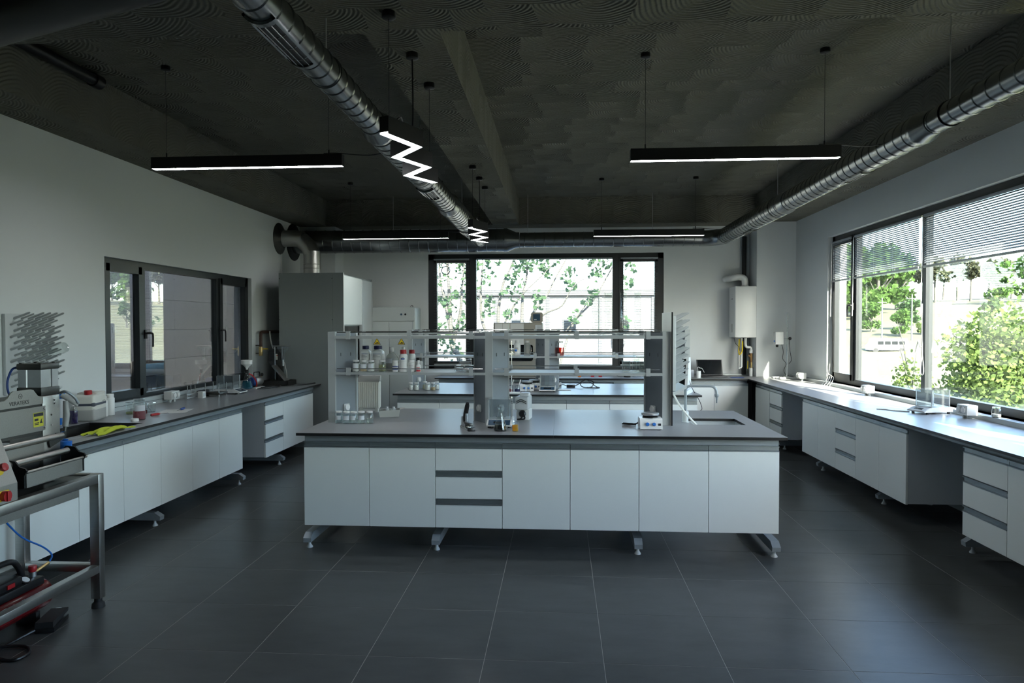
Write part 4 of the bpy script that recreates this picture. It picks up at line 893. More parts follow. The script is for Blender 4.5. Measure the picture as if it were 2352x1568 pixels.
MB().rbox(-.055, .055, -.10, .12, .09, .20, .012).build('housing', 'light_grey_plastic', gp2); MB().rbox(-.05, .06, -.06, .10, 0, .09, .008).build('base', 'white_plastic', gp2)
MB().rbox(-.03, .05, -.02, .08, .19, .225, .01).build('lid', 'white_plastic', gp2); MB().lathe([(.03,0),(.03,.02),(.02,.035)], (.005,-.07,.055), 16, (0,-1,0)).build('connector', 'black_plastic', gp2)
MB().tube(spline([(.01,-.09,.05),(.0,-.12,.02),(-.03,-.11,.012),(.03,-.12,.02),(.02,-.10,.06)], 5), .007, 7).build('cord', 'black_plastic', gp2)
for z in (.145, .16): MB().tube(spline([(-.04,-.105,z),(.0,-.115,z+.02),(.045,-.105,z-.002)], 4), .003, 5).build('lead', 'black_plastic', gp2)
hotplate('white magnetic stirrer with two blue knobs at the sink end rack upright', (.695, 5.45, ZW))
cable('stirrer_cable', [(.62,5.52,.93),(.60,5.54,.91),(.56,5.58,.90),(.50,5.60,.90),(.55,5.62,.893),(.60,5.60,.893),(.52,5.64,.892),(.50,5.61,.898),(.58,5.57,.903),(.50,5.59,.905)], .006, 'black_plastic', 'bundled black cable beside the blue knob stirrer')
fa = thing('lab_tap', 'grey swan neck laboratory tap beside the front island sink', 'tap', (1.03, 5.82, ZW))
MB().lathe([(.030,0),(.030,.004),(.024,.008),(.027,.085),(.020,.095)], (0,0,0), 20).build('base', 'light_grey_plastic', fa)
MB().tube([(0,0,.08),(0,0,.26)] + arc((.04,0,.26), .04, 180, 90, 6, 'y') + [(.20,0,.30)] + arc((.20,0,.25), .05, 90, 8, 6, 'y') + [(.252,0,.235)], .011, 12).build('neck', 'grey_paint', fa)
MB().lathe([(.016,0),(.018,-.012),(.014,-.025),(.009,-.03),(.010,-.036),(.008,-.042),(.009,-.048),(.007,-.054),(.007,-.075)], (.253,0,.235), 12).build('nozzle', 'grey_paint', fa)
MB().tube([(-.005,-.02,.10),(-.03,-.03,.105)], .008, 8).build('valve_stub', 'black_plastic', fa)
tag(MB().tube(spline([(.915,5.72,1.13),(.95,5.71,1.06),(1.0,5.70,.99),(1.05,5.70,.93),(1.10,5.70,.878)], 5), .008, 8).build('drain_tube', 'cord_white'), 'white drain tube from the peg rack into the front sink', 'tube')
# --- front rack, lower shelf
gJ = 'labelled jars on the front rack'
jar('labelled jar of white powder closest to the rack end upright', (-1.70, 5.70, Z1), .030, .096, fill=('powder', .72), paper=('label_paper', .25, .70), group=gJ)
jar('labelled jar of tan powder between two white powder jars', (-1.636, 5.70, Z1), .030, .096, fill=('tan_powder', .35), paper=('label_paper', .28, .66), group=gJ, a=.2)
jar('labelled jar of white powder below the larger navy cap bottle', (-1.572, 5.70, Z1), .030, .096, fill=('powder', .75), paper=('label_paper', .28, .70), group=gJ)
jar('jar of pale yellow liquid without label on the front rack', (-1.478, 5.70, Z1), .030, .096, fill=('pale_liquid', .62), group=gJ)
gB_ = 'large white reagent bottles'
for x, y, r_, lab in ((-1.665, 5.87, .046, 'white reagent bottle with navy cap, the narrower of two'), (-1.555, 5.86, .056, 'white reagent bottle with navy cap, the wider of two')):
    b_ = bottle(lab, (x, y, Z1), r_, .212, 'poly' if False else 'white_plastic', 'navy_cap', .62, .13, .14, ('paper', .30, .68), [('blue_ink', .665, .68, -70, 70), ('blue_ink', .60, .64, -62, -50), ('ink', .605, .615, -38, 10), ('ink', .57, .575, -38, 30), ('ink', .545, .55, -38, 34), ('ink', .45, .455, -40, 0)], gB_, sq=True)
jg = thing('squeeze_jug', 'translucent handled jug of dark teal liquid on the front rack', 'jug', (-1.437, 5.86, Z1))
MB().lathe([(.045,0),(.05,.008),(.05,.10),(.044,.125),(.018,.15),(.018,.165)], (0,0,0), 22).build('body', 'poly', jg); MB().lathe([(0,.004),(.046,.006),(.047,.03),(0,.03)], (0,0,0), 18).build('sediment', 'dark_liquid', jg); MB().lathe([(0,.031),(.0465,.031),(.0465,.075),(0,.075)], (0,0,0), 18).build('contents', 'teal_liquid', jg)
MB().lathe([(.020,.160),(.020,.190),(.016,.198),(0,.198)], (0,0,0), 16).build('cap', 'white_matte', jg); MB().tube([(.015,0,.155),(.045,0,.125),(.062,0,.105),(.060,0,.03),(.048,0,.02)], .007, 8).build('handle', 'poly', jg); patch(.0505, .065, .105, -60, 20).build('paper_label', 'label_paper', jg)
bottle('slim white dropper bottle behind the blue label jar', (-1.345, 5.90, Z1), .026, .200, 'poly', 'white_matte', .55, .25, .2)
bottle('short white jar with blue wrap label on the front rack', (-1.368, 5.71, Z1), .028, .094, 'white_plastic', 'white_matte', .92, .20, .05, ('blue_ink', .18, .52), [('paper', .36, .44, -60, 60)])
bottle('tall white bottle with red cap on the front rack', (-1.302, 5.71, Z1), .034, .183, 'white_plastic', 'red_plastic', .78, .17, .10, ('paper', .06, .50), [('blue_ink', .56, .62, -24, 30), ('ink', .64, .66, -10, 20), ('ink', .50, .505, -40, 40)])
bottle('second white bottle with red cap behind the first', (-1.262, 5.86, Z1), .030, .178, 'white_plastic', 'red_plastic', .8, .17, .10)
bottle('white tub with printed label between red labelled bottles', (-1.232, 5.71, Z1), .030, .100, 'white_plastic', 'white_matte', .85, .18, .06, ('paper', .10, .66), [('ink', .50, .515, -35, 30), ('ink', .36, .366, -35, 35), ('ink', .30, .306, -35, 25)])
bottle('small brown bottle with black lid on the front rack', (-1.195, 5.83, Z1), .032, .112, 'grey_haze_plastic', 'black_plastic', .75, .22, .1)
bottle('small white dropper bottle with red label at the end of the bottle row', (-1.170, 5.69, Z1), .020, .096, 'white_plastic', 'white_matte', .5, .3, .22, ('paper', .05, .55), [('red_ink', .05, .2, -60, 60), ('red_ink', .34, .40, -50, 40)])
for i, (x, y, z, w_) in enumerate(((-.845, 5.82, 0, .075), (-.765, 5.82, 0, .075), (-.80, 5.84, .052, .10))):
    c_ = thing('clear_box', ['clear plastic box on the rack, nearer the bottles', 'clear plastic box on the rack, nearer the middle upright', 'clear plastic box stacked on top of two others'][i], 'box', (x, y, Z1+z), 0, 'clear plastic boxes')
    MB().rbox(-w_/2, w_/2, -.05, .05, 0, .05, .006).build('body', 'acrylic', c_); MB().box(-w_/2+.008, w_/2-.008, -.045, .04, .005, .03).build('contents', 'grey_haze_plastic' if i else 'chrome', c_, smooth=None)
beaker('glass beaker full of small pieces on the rack by the stirrer upright', (.545, 5.83, Z1), .034, .095, ('acrylic', .9))
fk = beaker('narrow glass jar holding thin rods at the rack end', (.625, 5.84, Z1), .028, .11, None, extra=[[(0,0,.02),(-.02,.0,.17)], [(.005,0,.02),(-.012,.005,.165)], [(-.005,0,.02),(-.025,.004,.175)]])
beaker('wide glass beaker beside the jar of thin rods', (.685, 5.82, Z1), .032, .085, None); beaker('upturned crystallising dish on the glass beaker at the rack end', (.672, 5.90, Z1), .036, .125, None, cat='dish')
# --- measuring cylinders on the upper shelf
for i, x in enumerate((.295, .400, .525, .640)):
    t = thing('measuring_cylinder', f'tall graduated glass cylinder, {["first", "second", "third", "fourth"][i]} from the middle upright', 'cylinder', (x, 5.85, Z2), 0, 'measuring cylinders on the front rack')
    r_ = (.032, .032, .024, .026)[i]
    MB().lathe([(.060,0),(.062,.004),(.05,.018),(.02,.026),(r_,.034)], (0,0,0), 6).build('foot', 'acrylic', t, smooth=None); MB().lathe([(r_,.034),(r_,.352),(r_*1.12,.358)], (0,0,0), 22).build('tube', 'glassware', t)
    for k in range(12): MB().add([(r_*1.01*math.sin(q*.25), -r_*1.01*math.cos(q*.25), z) for z in (.06+.023*k, .0615+.023*k) for q in range(-2, 3)], [(j, j+1, j+6, j+5) for j in range(4)]).build('graduation', 'white_matte', t)
# --- rear island
for x, y, f, lab in ((-1.845, 8.50, ('powder', .7), 'jar of white powder nearest the rear rack end'), (-1.775, 8.50, ('powder', .7), 'jar of white powder with clear lid, second on the rear island'), (-1.70, 8.66, ('cream_fill', .6), 'jar of cream powder at the back of the rear island group'), (-1.635, 8.50, ('powder', .75), 'jar of white powder before the half filled tan one'), (-1.57, 8.51, ('tan_powder', .4), 'jar half filled with tan powder on the rear island'), (-1.55, 8.66, ('powder', .6), 'jar of white powder behind the tan one')):
    jar(lab, (x, y, ZW), .031, .098, fill=f, group='jars on the rear island')
for i, (x, y) in enumerate(((-.60, 8.34), (-.515, 8.34))):
    t = jar(['clear jar with pipette and pink residue on the rear island', 'clear jar with pipette beside the rear stirrer'][i], (x, y, ZW), .033, .085, lid='acrylic', fill=('pink_liquid' if i == 0 else 'blue_glass_liquid', .45), group='pipette jars on the rear island')
    MB().tube([(.0,-.01,.02),(.04,-.01,.15)], [.003,.007], 8).build('pipette', 'white_matte', t)
hotplate('magnetic stirrer behind the pipette beaker on the rear island', (-.405, 8.50, ZW)); hotplate('magnetic stirrer next to the balance on the rear island', (-.325, 8.72, ZW))
beaker('small beaker with pipette in front of the rear stirrers', (-.392, 8.30, ZW), .030, .095, None, extra=[[(0,0,.01),(.035,0,.15)]])
balance('white balance with glass shield on the rear island', (-.155, 8.50, ZW), 0)
bs = thing('retort_stand', 'thin steel stand with blue clamps holding a burette on the rear island', 'stand', (-.575, 8.22, ZW))
MB().rbox(-.06, .10, -.05, .05, 0, .012, .003).build('base', 'white_plastic', bs); MB().cyl((0,0,.012), (0,0,.62), .005, n=8).build('rod', 'chrome', bs); MB().box(-.05, .05, -.006, .006, .50, .512).build('clamp', 'chrome', bs, smooth=None)
for x in (-.045, .05): MB().lathe([(.012,-.012),(.014,0),(.012,.012)], (x,0,.506), 10, (1,0,0)).build('clamp_knob', 'bright_blue', bs)
MB().cyl((-.035,-.012,.30), (-.035,-.012,1.03), .006, n=10).build('burette', 'glassware', bs)
for x, y, w_, lab in ((-.015, 9.16, .06, 'small white pump with dark tubing at the rear rack'),):
    t = thing('mini_pump', lab, 'pump', (x, y, ZW)); MB().rbox(-.03, .03, -.03, .03, 0, .05, .005).build('housing', 'white_plastic', t); MB().tube(spline([(-.03,0,.05),(-.04,0,.09),(-.01,0,.10),(.0,.02,.06)], 4), .006, 6).build('tubing', 'blue_plastic', t); MB().lathe([(.014,.05),(.014,.075)], (0,0,0), 10).build('motor', 'black_plastic', t)
tag(MB().rbox(.08, .19, 9.00, 9.06, ZW, .92, .006).build('power_adapter', 'black_plastic'), 'black power adapter brick on the rear island', 'adapter')
cable('coiled_cable', [(.19,9.03,.905),(.24,9.02,.93),(.32,9.00,.985),(.42,8.98,.96),(.40,8.95,.90),(.30,8.93,.895),(.26,8.98,.93),(.33,9.03,.985),(.40,9.05,.94),(.46,8.98,.90),(.50,8.93,.892),(.44,8.9,.892),(.34,8.92,.895)], .006, 'black_plastic', 'coiled black cable of the adapter on the rear island')
cable('adapter_lead', [(.08,9.03,.905),(.03,9.02,.92),(-.02,9.0,.90),(-.06,8.98,.895)], .005, 'black_plastic', 'thin black lead between the mini pump and the adapter')
tag(MB().rbox(-.03, .13, 8.60, 8.635, ZW, .897, .003).build('pipette_tray', 'white_plastic'), 'flat white strip lying on the rear island', 'tray')
wi = thing('white_instrument', 'white desktop instrument with a dark sloping front behind the peg rack', 'instrument', (1.36, 8.36, ZW), -.35)
MB().prism([(-.20,0),(.20,0),(.20,.06),(-.20,.04)], -.17, .17, 'x').build('base', 'white_plastic', wi, smooth=None); MB().prism([(-.05,.05),(.20,.06),(.16,.42),(.04,.42)], -.15, .15, 'x').build('housing', 'white_plastic', wi, smooth=None)
MB().prism([(-.052,.09),(.030,.40),(.028,.405),(-.056,.095)], -.12, .12, 'x').build('front_window', 'dark_glass', wi, smooth=None)
cable('instrument_lead', [(1.47,8.50,1.22),(1.52,8.42,1.08),(1.56,8.38,.94),(1.63,8.30,.80),(1.64,8.2,.72),(1.60,8.12,.70)], .004, 'black_plastic', 'thin lead drooping over the end of the rear island')
bottle('white plastic bottle with handwriting on the rear rack', (-.545, 8.80, Z1), .042, .195, 'white_plastic', 'white_matte', .62, .13, .12, None, [('ink', .50, .53, -30, 20), ('ink', .44, .46, -25, 25), ('ink', .38, .40, -10, 25)], 'white bottles on the rear rack')
bottle('white plastic bottle without writing on the rear rack', (-.42, 8.84, Z1), .042, .19, 'poly', 'white_matte', .66, .13, .14, None, (), 'white bottles on the rear rack')
jar('small jar of cream powder beside the handwritten bottle', (-.615, 8.76, Z1), .034, .096, fill=('cream_fill', .6)); bottle('cream bottle half hidden by the front upright', (-.70, 8.80, Z1), .036, .15, 'ivory', 'white_matte', .8, .15, .1)
am = bottle('glass bottle half full of amber liquid on the rear rack', (.0, 8.78, Z1), .047, .185, 'glassware', 'white_matte', .72, .10, .18); MB().lathe([(0,.004),(.042,.005),(.045,.012),(.045,.105),(0,.105)], (0,0,0), 22).build('contents', 'amber_liquid', am)
# --- end bench
ins = thing('spectrometer', 'large beige analyser with a small top screen below the end window', 'instrument', (-.66, 10.85, ZW))
MB().rbox(-.385, .385, 0, .45, .0, .845, .02, 3).build('housing', 'beige_metal', ins); MB().rbox(-.36, .235, -.012, .0, .25, .50, .03, 3).build('chamber_window', 'dark_glass', ins); MB().box(-.385, .385, -.004, 0, .60, .61).build('seam', 'black_plastic', ins, smooth=None)
sm_ = MB().prism([(.20,.865),(.225,.845),(.36,.845),(.385,.865),(.385,.985),(.365,1.005),(.22,1.005),(.20,.985)], .06, .16, 'y').build('screen_head', 'beige_metal', ins, smooth=None); MB().box(.235, .345, .056, .06, .875, .98).build('screen', 'screen_blue', sm_, smooth=None); MB().box(.25, .29, .055, .056, .885, .90).build('screen_bar', 'label_paper', sm_, smooth=None)
for x0_, x1_, z0_ in ((-.36, -.24, .55), (-.235, -.13, .55), (-.12, .09, .43)): MB().box(x0_, x1_, -.0055, -.0045, z0_, .835).build('taped_sheet', 'paper', ins, smooth=None)
MB().box(.27, .37, -.0055, -.0045, .735, .81).build('notice', 'label_paper', ins, smooth=None)
for i in range(4): MB().box(.30, .36, -.0062, -.0056, .75+.013*i, .754+.013*i).build('notice_print', 'grey_paint', ins, smooth=None)
tag(MB().cyl((.27,10.80,.897), (.32,10.80,.897), .012, n=12).build('orange_stopper', 'orange'), 'orange cap lying on the end bench', 'cap')
tag(MB().rbox(-.08, .265, 10.792, 10.812, ZW, .893, .002).build('white_rod', 'white_matte'), 'white rod lying beside the orange cap', 'rod')
for x, lab in ((.50, 'red block on the end bench, nearer the orange cap'), (.62, 'red block on the end bench, nearer the black adapter')):
    t = thing('red_block', lab, 'block', (x, 10.88, ZW), 0, 'red blocks on the end bench'); MB().prism([(-.025,0),(.025,0),(.03,.04),(-.03,.04)], 0, .05, 'y').build('body', 'red_plastic', t, smooth=None); MB().box(-.008, .008, -.001, 0, .022, .034).build('mark', 'white_matte', t, smooth=None)
tag(MB().rbox(.98, 1.08, 10.82, 10.88, ZW, .92, .006).build('charger', 'black_plastic'), 'black charger block on the end bench', 'charger'); tag(MB().rbox(1.12, 1.35, 10.85, 10.95, ZW, .897, .004).build('clear_tray', 'acrylic'), 'flat clear tray beside the black charger', 'tray')
cable('charger_lead', [(.98,10.85,.90),(.92,10.84,.895),(.86,10.88,.91),(.80,10.95,.93)], .004, 'black_plastic', 'thin lead of the black charger')
lp = thing('laptop', 'open black laptop on the end bench below the boiler', 'laptop', (2.36, 10.86, ZW), .06)
MB().rbox(-.20, .20, -.01, .25, 0, .018, .004).build('base', 'black_plastic', lp); MB().prism([(.24,.016),(.252,.016),(.325,.255),(.315,.258)], -.20, .20, 'x').build('lid', 'black_plastic', lp, smooth=None)
MB().prism([(.2385,.03),(.3105,.25),(.3115,.25),(.2395,.03)], -.185, .185, 'x').build('screen', 'dark_glass', lp, smooth=None); MB().box(-.16, .16, .07, .20, .018, .0195).build('keyboard', 'black_metal', lp, smooth=None); MB().prism([(.2432,.020),(.2452,.026),(.2442,.026),(.2422,.020)], -.006, .006, 'x').build('badge', 'chrome', lp, smooth=None)
wc = thing('charging_hub', 'white cylindrical hub with looped white lead near the laptop', 'hub', (2.10, 10.76, ZW)); MB().lathe([(.032,0),(.034,.004),(.034,.100),(.030,.104),(0,.104)], (0,0,0), 20).build('body', 'white_plastic', wc)
MB().tube(spline([(-.01,0,.10),(-.015,0,.15),(.0,.01,.165),(.02,.02,.15),(.06,.05,.14),(.10,.08,.08)], 5), .004, 6).build('lead', 'cord_white', wc)
tag(MB().rbox(1.95, 2.05, 10.86, 10.98, ZW, 1.0, .008).build('pale_box', 'label_paper'), 'pale blue box behind the white hub', 'box')
cable('laptop_lead', [(2.15,10.98,.90),(2.12,11.0,.96),(2.15,11.02,1.0),(2.18,11.0,.95),(2.16,10.98,.91),(2.2,11.0,.895)], .005, 'black_plastic', 'black lead tangled behind the laptop')
tag(MB().rbox(2.60, 2.79, 10.78, 10.92, ZW, .890, .002).build('mouse_pad', 'blue_plastic'), 'dark blue pad lying next to the laptop', 'mouse pad')
# --- bench under the long window
ss = thing('overhead_stirrer', 'white overhead stirrer head clamped to a tall steel stand in the corner', 'stirrer', (3.40, 10.72, ZW))
MB().rbox(-.20, .14, -.10, -.06, 0, .022, .004).rbox(-.20, .14, .06, .10, 0, .022, .004).rbox(-.04, .04, -.06, .06, 0, .03, .004).build('base', 'white_plastic', ss); MB().cyl((0,0,.03), (0,0,.99), .011, n=14).build('pole', 'chrome', ss)
hd = MB().rbox(-.19, -.07, -.06, .06, .51, .70, .012).build('motor_head', 'white_plastic', ss); MB().lathe([(.02,0),(.02,-.03),(.012,-.04)], (-.15,0,.51), 14).build('chuck', 'black_metal', hd); MB().lathe([(.014,0),(.014,.012)], (-.19,-.02,.56), 12, (-1,0,0)).build('dial', 'bright_blue', hd)
MB().cyl((-.07,0,.60), (.05,0,.60), .006, n=8).build('boss_arm', 'chrome', ss); MB().lathe([(.018,0),(.024,.008),(.024,.022),(.018,.03)], (.03,-.012,.60), 10, (0,-1,0)).build('boss_knob', 'black_plastic', ss)
MB().tube(spline([(-.08,.0,.51),(-.06,-.01,.40),(-.07,-.01,.30),(-.02,-.015,.22),(-.05,-.01,.12),(.0,.02,.05),(.12,.0,.012)], 6), .004, 6).tube(spline([(.03,.0,.58),(.04,-.01,.40),(.06,-.01,.28),(.02,-.015,.22)], 6), .004, 6).build('mains_cord', 'black_plastic', ss)
socket_box('white bench socket in the corner behind the stirrer stand', (3.47, 10.30, ZW), -R90); socket_box('white bench socket below the pane showing the minibus', (3.485, 8.16, ZW), -R90); socket_box('white bench socket beside the window balance', (3.485, 6.22, ZW), -R90)
balance('white balance with glass shield on the long window worktop', (3.36, 6.56, ZW), -1.25, False)
jar('small glass jar standing on the trunking beside the window socket', (3.58, 5.98, .925), .034, .085, lid='acrylic', fill=('powder', .3))
tag(MB().tube(spline([(3.20,6.62,.89),(3.14,6.66,.89),(3.08,6.72,.89),(3.06,6.78,.89),(3.0,6.83,.889)], 5), .005, 6).build('balance_lead', 'cord_white'), 'pale lead of the window balance on the worktop', 'cable')
cd = MB()
for i, (y, dx_) in enumerate(((9.70, .0), (9.62, .05), (9.56, .10), (9.50, .14))): cd.tube(spline([(3.66-.01*i, 9.72, 1.25 if i == 0 else 1.02), (3.62, 9.70-.06*i, .99), (3.56-.01*i, 9.64-.10*i, .93), (3.50-.015*i, 9.60-.12*i, .888)], 6), .0035, 6)
tag(cd.build('blind_cord', 'cord_white'), 'loose white blind cords hanging over the sill in the corner', 'cord', kind='stuff')
tg = MB().tube(spline([(3.655,7.33,1.9),(3.655,7.33,1.6),(3.655,7.32,1.42),(3.655,7.35,1.22),(3.655,7.31,1.18),(3.655,7.29,1.24),(3.655,7.33,1.45)], 6), .004, 6).tube([(3.65,7.34,1.46),(3.645,7.38,1.52),(3.64,7.42,1.40)], .008, 6).build('tied_cord', 'cord_white'); tag(tg, 'tied white blind cord on the mullion of the long window', 'cord')
# --- bench below the interior window
jc = thing('jerrycan', 'translucent jerrycan with red cap and dark stained band by the deep sink', 'jerrycan', (-4.0, 5.66, ZW), .25)
MB().rbox(-.085, .085, -.13, .13, 0, .225, .025, 3).build('body', 'ivory', jc); MB().rbox(-.0865, .0865, -.1315, .1315, .115, .168, .022, 3).build('dark_band', 'stain_band', jc); MB().rbox(-.0858, .0858, -.1308, .1308, 0, .116, .022, 3).build('lower_body', 'grey_haze_plastic', jc); MB().rbox(-.083, .083, -.05, .128, .215, .24, .02, 3).build('shoulder', 'ivory', jc)
MB().lathe([(.028,.222),(.030,.228),(.030,.255),(.026,.26),(0,.26)], (.02,-.085,0), 18).build('cap', 'red_plastic', jc); MB().box(.0868,.0874,.03,.09,.16,.163).box(.0868,.0874,.05,.08,.14,.143).build('handwriting', 'ink', jc, smooth=None)
bottle('tall white bottle beside the jerrycan, in front of its twin', (-4.02, 5.87, ZW), .033, .18, 'white_plastic', 'white_matte', .7, .15, .08, None, [('ink', .55, .58, 0, 60), ('ink', .3, .31, 0, 60)], 'white bottles by the jerrycan'); bottle('tall plain white bottle nearest the interior window frame', (-4.03, 5.97, ZW), .037, .192, 'white_plastic', 'white_matte', .85, .13, .08, None, (), 'white bottles by the jerrycan')
sp = bottle('clear soap bottle of purple liquid behind the press', (-3.97, 5.42, ZW), .032, .205, 'glassware', 'white_matte', .45, .28, .24); MB().lathe([(0,.004),(.029,.005),(.030,.11),(0,.11)], (0,0,0), 18).build('contents', 'purple_liquid', sp)
sb = bottle('blue and white spray bottle half hidden by the blow gun', (-4.03, 5.36, ZW), .037, .27, 'label_paper', 'bright_blue', .7, .20, .22, ('bright_blue', .02, .22), (), None)
tag(MB().rbox(-4.13, -4.05, 5.28, 5.36, ZW, .93, .008).build('cleaning_sponge', 'sponge'), 'tan sponge behind the blow gun', 'sponge')
beaker('small glass measuring beaker behind the pink jar', (-3.90, 6.06, ZW), .036, .108, ('pale_liquid', .2))
pj_ = jar('tall glass jar with pink liquid and paper label beside the deep sink', (-3.60, 5.72, ZW), .050, .178, 'acrylic', ('pink_liquid', .42), ('label_paper', .42, .70), a=.7)
tag(MB().lathe([(.030,0),(.031,.003),(.031,.020),(.028,.024),(0,.024)], (-3.565, 5.60, ZW), 20).build('screw_cover', 'white_matte'), 'white screw lid lying in front of the pink jar', 'lid')
beaker('squat glass jar holding a leaning rod below the interior window', (-3.80, 6.22, ZW), .038, .085, None, extra=[[(.0,.0,.01),(-.06,-.12,.20)]], cat='jar'); beaker('tiny beaker of orange liquid next to the pink jar', (-3.78, 6.09, ZW), .021, .05, ('amber_liquid', .7))
for lab, mat, p, a_ in (('red handled screwdriver on the worktop near the sheet of paper', 'red_plastic', (-3.60, 5.97, .897), 1.25), ('blue handled screwdriver lying on the sheet of paper', 'blue_plastic', (-3.585, 6.37, .899), -1.4)):
    t = thing('screwdriver', lab, 'screwdriver', p, a_); MB().tube([(-.055,0,0),(-.05,0,0),(.02,0,0),(.035,0,0)], [.008,.011,.011,.007], 10).build('handle', mat, t); MB().cyl((.03,0,0), (.13,0,-.004), .003, n=8).build('shaft', 'chrome', t)
tag(MB().add([(-3.70,6.10,.8858),(-3.45,6.18,.8858),(-3.53,6.48,.8858),(-3.76,6.40,.8858),(-3.70,6.10,.8866),(-3.45,6.18,.8866),(-3.53,6.48,.8866),(-3.76,6.40,.8866)], [(0,3,2,1),(4,5,6,7),(0,1,5,4),(1,2,6,5),(2,3,7,6),(3,0,4,7)]).build('paper_sheet', 'paper', smooth=None), 'sheet of white paper on the worktop below the interior window', 'paper')
socket_box('pale bench socket below the interior window handle', (-4.085, 7.06, ZW), R90)
fs_ = thing('wire_frame_stand', 'small chrome wire stand beside the bench socket', 'stand', (-4.03, 7.36, ZW))
for y in (-.09, -.02, .07): MB().cyl((0,y,0), (0,y,.155), .0045, n=8).build('post', 'chrome', fs_)
MB().box(-.012,.012,-.12,.22,.05,.062).box(-.012,.012,-.12,.22,.015,.026).build('cross_bar', 'cast_aluminium', fs_, smooth=None)
ms = thing('small_meter', 'small white meter box in front of the chrome wire stand', 'meter', (-3.97, 7.46, ZW)); MB().rbox(-.03,.03,-.035,.035,0,.075,.004).build('box', 'white_plastic', ms); MB().box(.03,.032,-.022,.022,.02,.055).build('dial', 'label_paper', ms, smooth=None)
for i, (y, lab) in enumerate(((7.57, 'black clamp lying on the wire stand bar'), (7.68, 'black clamp next to the balance rack'))):
    t = thing('clamp', lab, 'clamp', (-4.04, y, ZW+.0), 0, 'black clamps'); MB().rbox(-.03,.03,-.04,.04,.03,.075,.012).build('jaw', 'black_plastic', t); MB().cyl((0,-.07,.06), (0,.06,.065), .006, n=8).build('screw', 'chrome', t); MB().box(-.02,.02,-.03,.03,0,.03).build('foot', 'dark_steel', t, smooth=None)
ds = thing('test_stand', 'low chrome rack with corner posts beside the window bench balance', 'stand', (-3.94, 7.72, ZW))
MB().rbox(-.09,.09,-.10,.10,.02,.045,.004).build('plate', 'dark_steel', ds)
for x in (-.08,.08):
    for y in (-.09,.09): MB().cyl((x,y,0), (x,y,.15), .006, n=10).build('post', 'chrome', ds)
balance('white balance with glass shield below the interior window', (-3.90, 7.97, ZW), R90)
for y, lab in ((8.36, 'steel cup beside the balance, left of its pair'), (8.42, 'steel cup nearer the blue suction flask')): tag(MB().lathe([(.024,0),(.025,.003),(.025,.072),(.022,.075)], (-4.03, y, ZW), 18).build('steel_cup', 'chrome'), lab, 'cup', 'steel cups')
sf = erlen('blue liquid suction flask carrying a white funnel', (-3.98, 8.60, ZW), .078, .225, ('cyan_liquid', .45))
MB().lathe([(.014,.20),(.020,.245)], (0,0,0), 14).build('bung', 'rubber', sf); MB().lathe([(.012,.235),(.014,.26),(.030,.285),(.068,.315),(.070,.365),(.066,.365),(.064,.320),(.0,.30)], (0,0,0), 28).build('funnel', 'white_matte', sf)
MB().tube(spline([(.02,.02,.19),(.05,.06,.16),(.08,.10,.08),(.07,.12,.02)], 6), .009, 8).build('suction_hose', 'red_plastic', sf)
vp = thing('vacuum_pump', 'small vacuum pump with handle behind the blue flask', 'pump', (-3.97, 8.88, ZW), 1.35)
MB().lathe([(.055,-.07),(.06,-.06),(.06,.05),(.05,.07)], (0,0,.075), 22, (1,0,0)).build('motor', 'cast_aluminium', vp); MB().lathe([(.05,0),(.058,.01),(.058,.05),(.05,.06)], (-.13,0,.075), 22, (1,0,0)).build('pump_end', 'blue_plastic', vp); MB().box(-.12,.07,-.05,.05,0,.018).build('base', 'dark_steel', vp, smooth=None)
MB().tube([(-.07,0,.13),(-.07,0,.185),(-.06,0,.195),(.04,0,.195),(.05,0,.185),(.05,0,.13)], .007, 8).build('handle', 'black_plastic', vp); MB().lathe([(.022,0),(.022,.014)], (.09,0,.155), 16, (0,-1,0)).build('gauge', 'black_plastic', vp); MB().cyl((.07,0,.10), (.09,0,.145), .007, n=8).build('gauge_pipe', 'brass', vp)
tag(MB().rbox(-3.92,-3.86,8.60,8.86,ZW,.897,.004).build('power_strip', 'white_plastic'), 'white power strip in front of the vacuum pump', 'power strip')
cable('pump_cable', [(-3.80,8.50,.893),(-3.72,8.58,.892),(-3.66,8.80,.892),(-3.70,8.98,.892),(-3.78,8.90,.892),(-3.84,8.70,.892)], .006, 'black_plastic', 'black cable looping in front of the vacuum pump'); cable('hood_cable', [(-4.05,8.95,.90),(-3.85,8.93,.893),(-3.55,9.02,.893),(-3.42,9.20,.895),(-3.36,9.34,.90)], .009, 'black_plastic', 'thick black cable running to the fume hood end of the worktop')
ml = thing('grinding_mill', 'dark steel mill with hopper funnel and ramp at the fume hood', 'mill', (-3.80, 9.17, ZW))
MB().box(-.20,.18,-.14,.16,0,.008).box(-.20,.18,-.14,-.132,0,.065).box(.172,.18,-.14,.16,0,.065).box(-.20,.18,.152,.16,0,.065).box(-.20,-.192,-.14,.16,0,.065).build('tray', 'dark_steel', ml, smooth=None)
MB().prism([(-.17,.30),(-.17,.45),(-.13,.49),(.02,.49),(.02,.008),(-.03,.008),(-.03,.20)], .06, .12, 'y').build('side_plate', 'dark_steel', ml, smooth=None); MB().prism([(-.14,.33),(-.14,.44),(.0,.44),(.0,.33)], .02, .06, 'y').build('motor_box', 'dark_steel', ml, smooth=None)
MB().prism([(-.06,.26),(.12,.06),(.135,.07),(-.045,.275)], -.10, .04, 'y').build('ramp', 'stainless', ml, smooth=None); MB().box(-.06,-.025,.012,.02,.34,.42).build('switch_plate', 'ivory', ml, smooth=None); MB().lathe([(.008,0),(.008,.006)], (-.025,.012,.40), 10, (0,-1,0)).build('stop_button', 'red_plastic', ml)
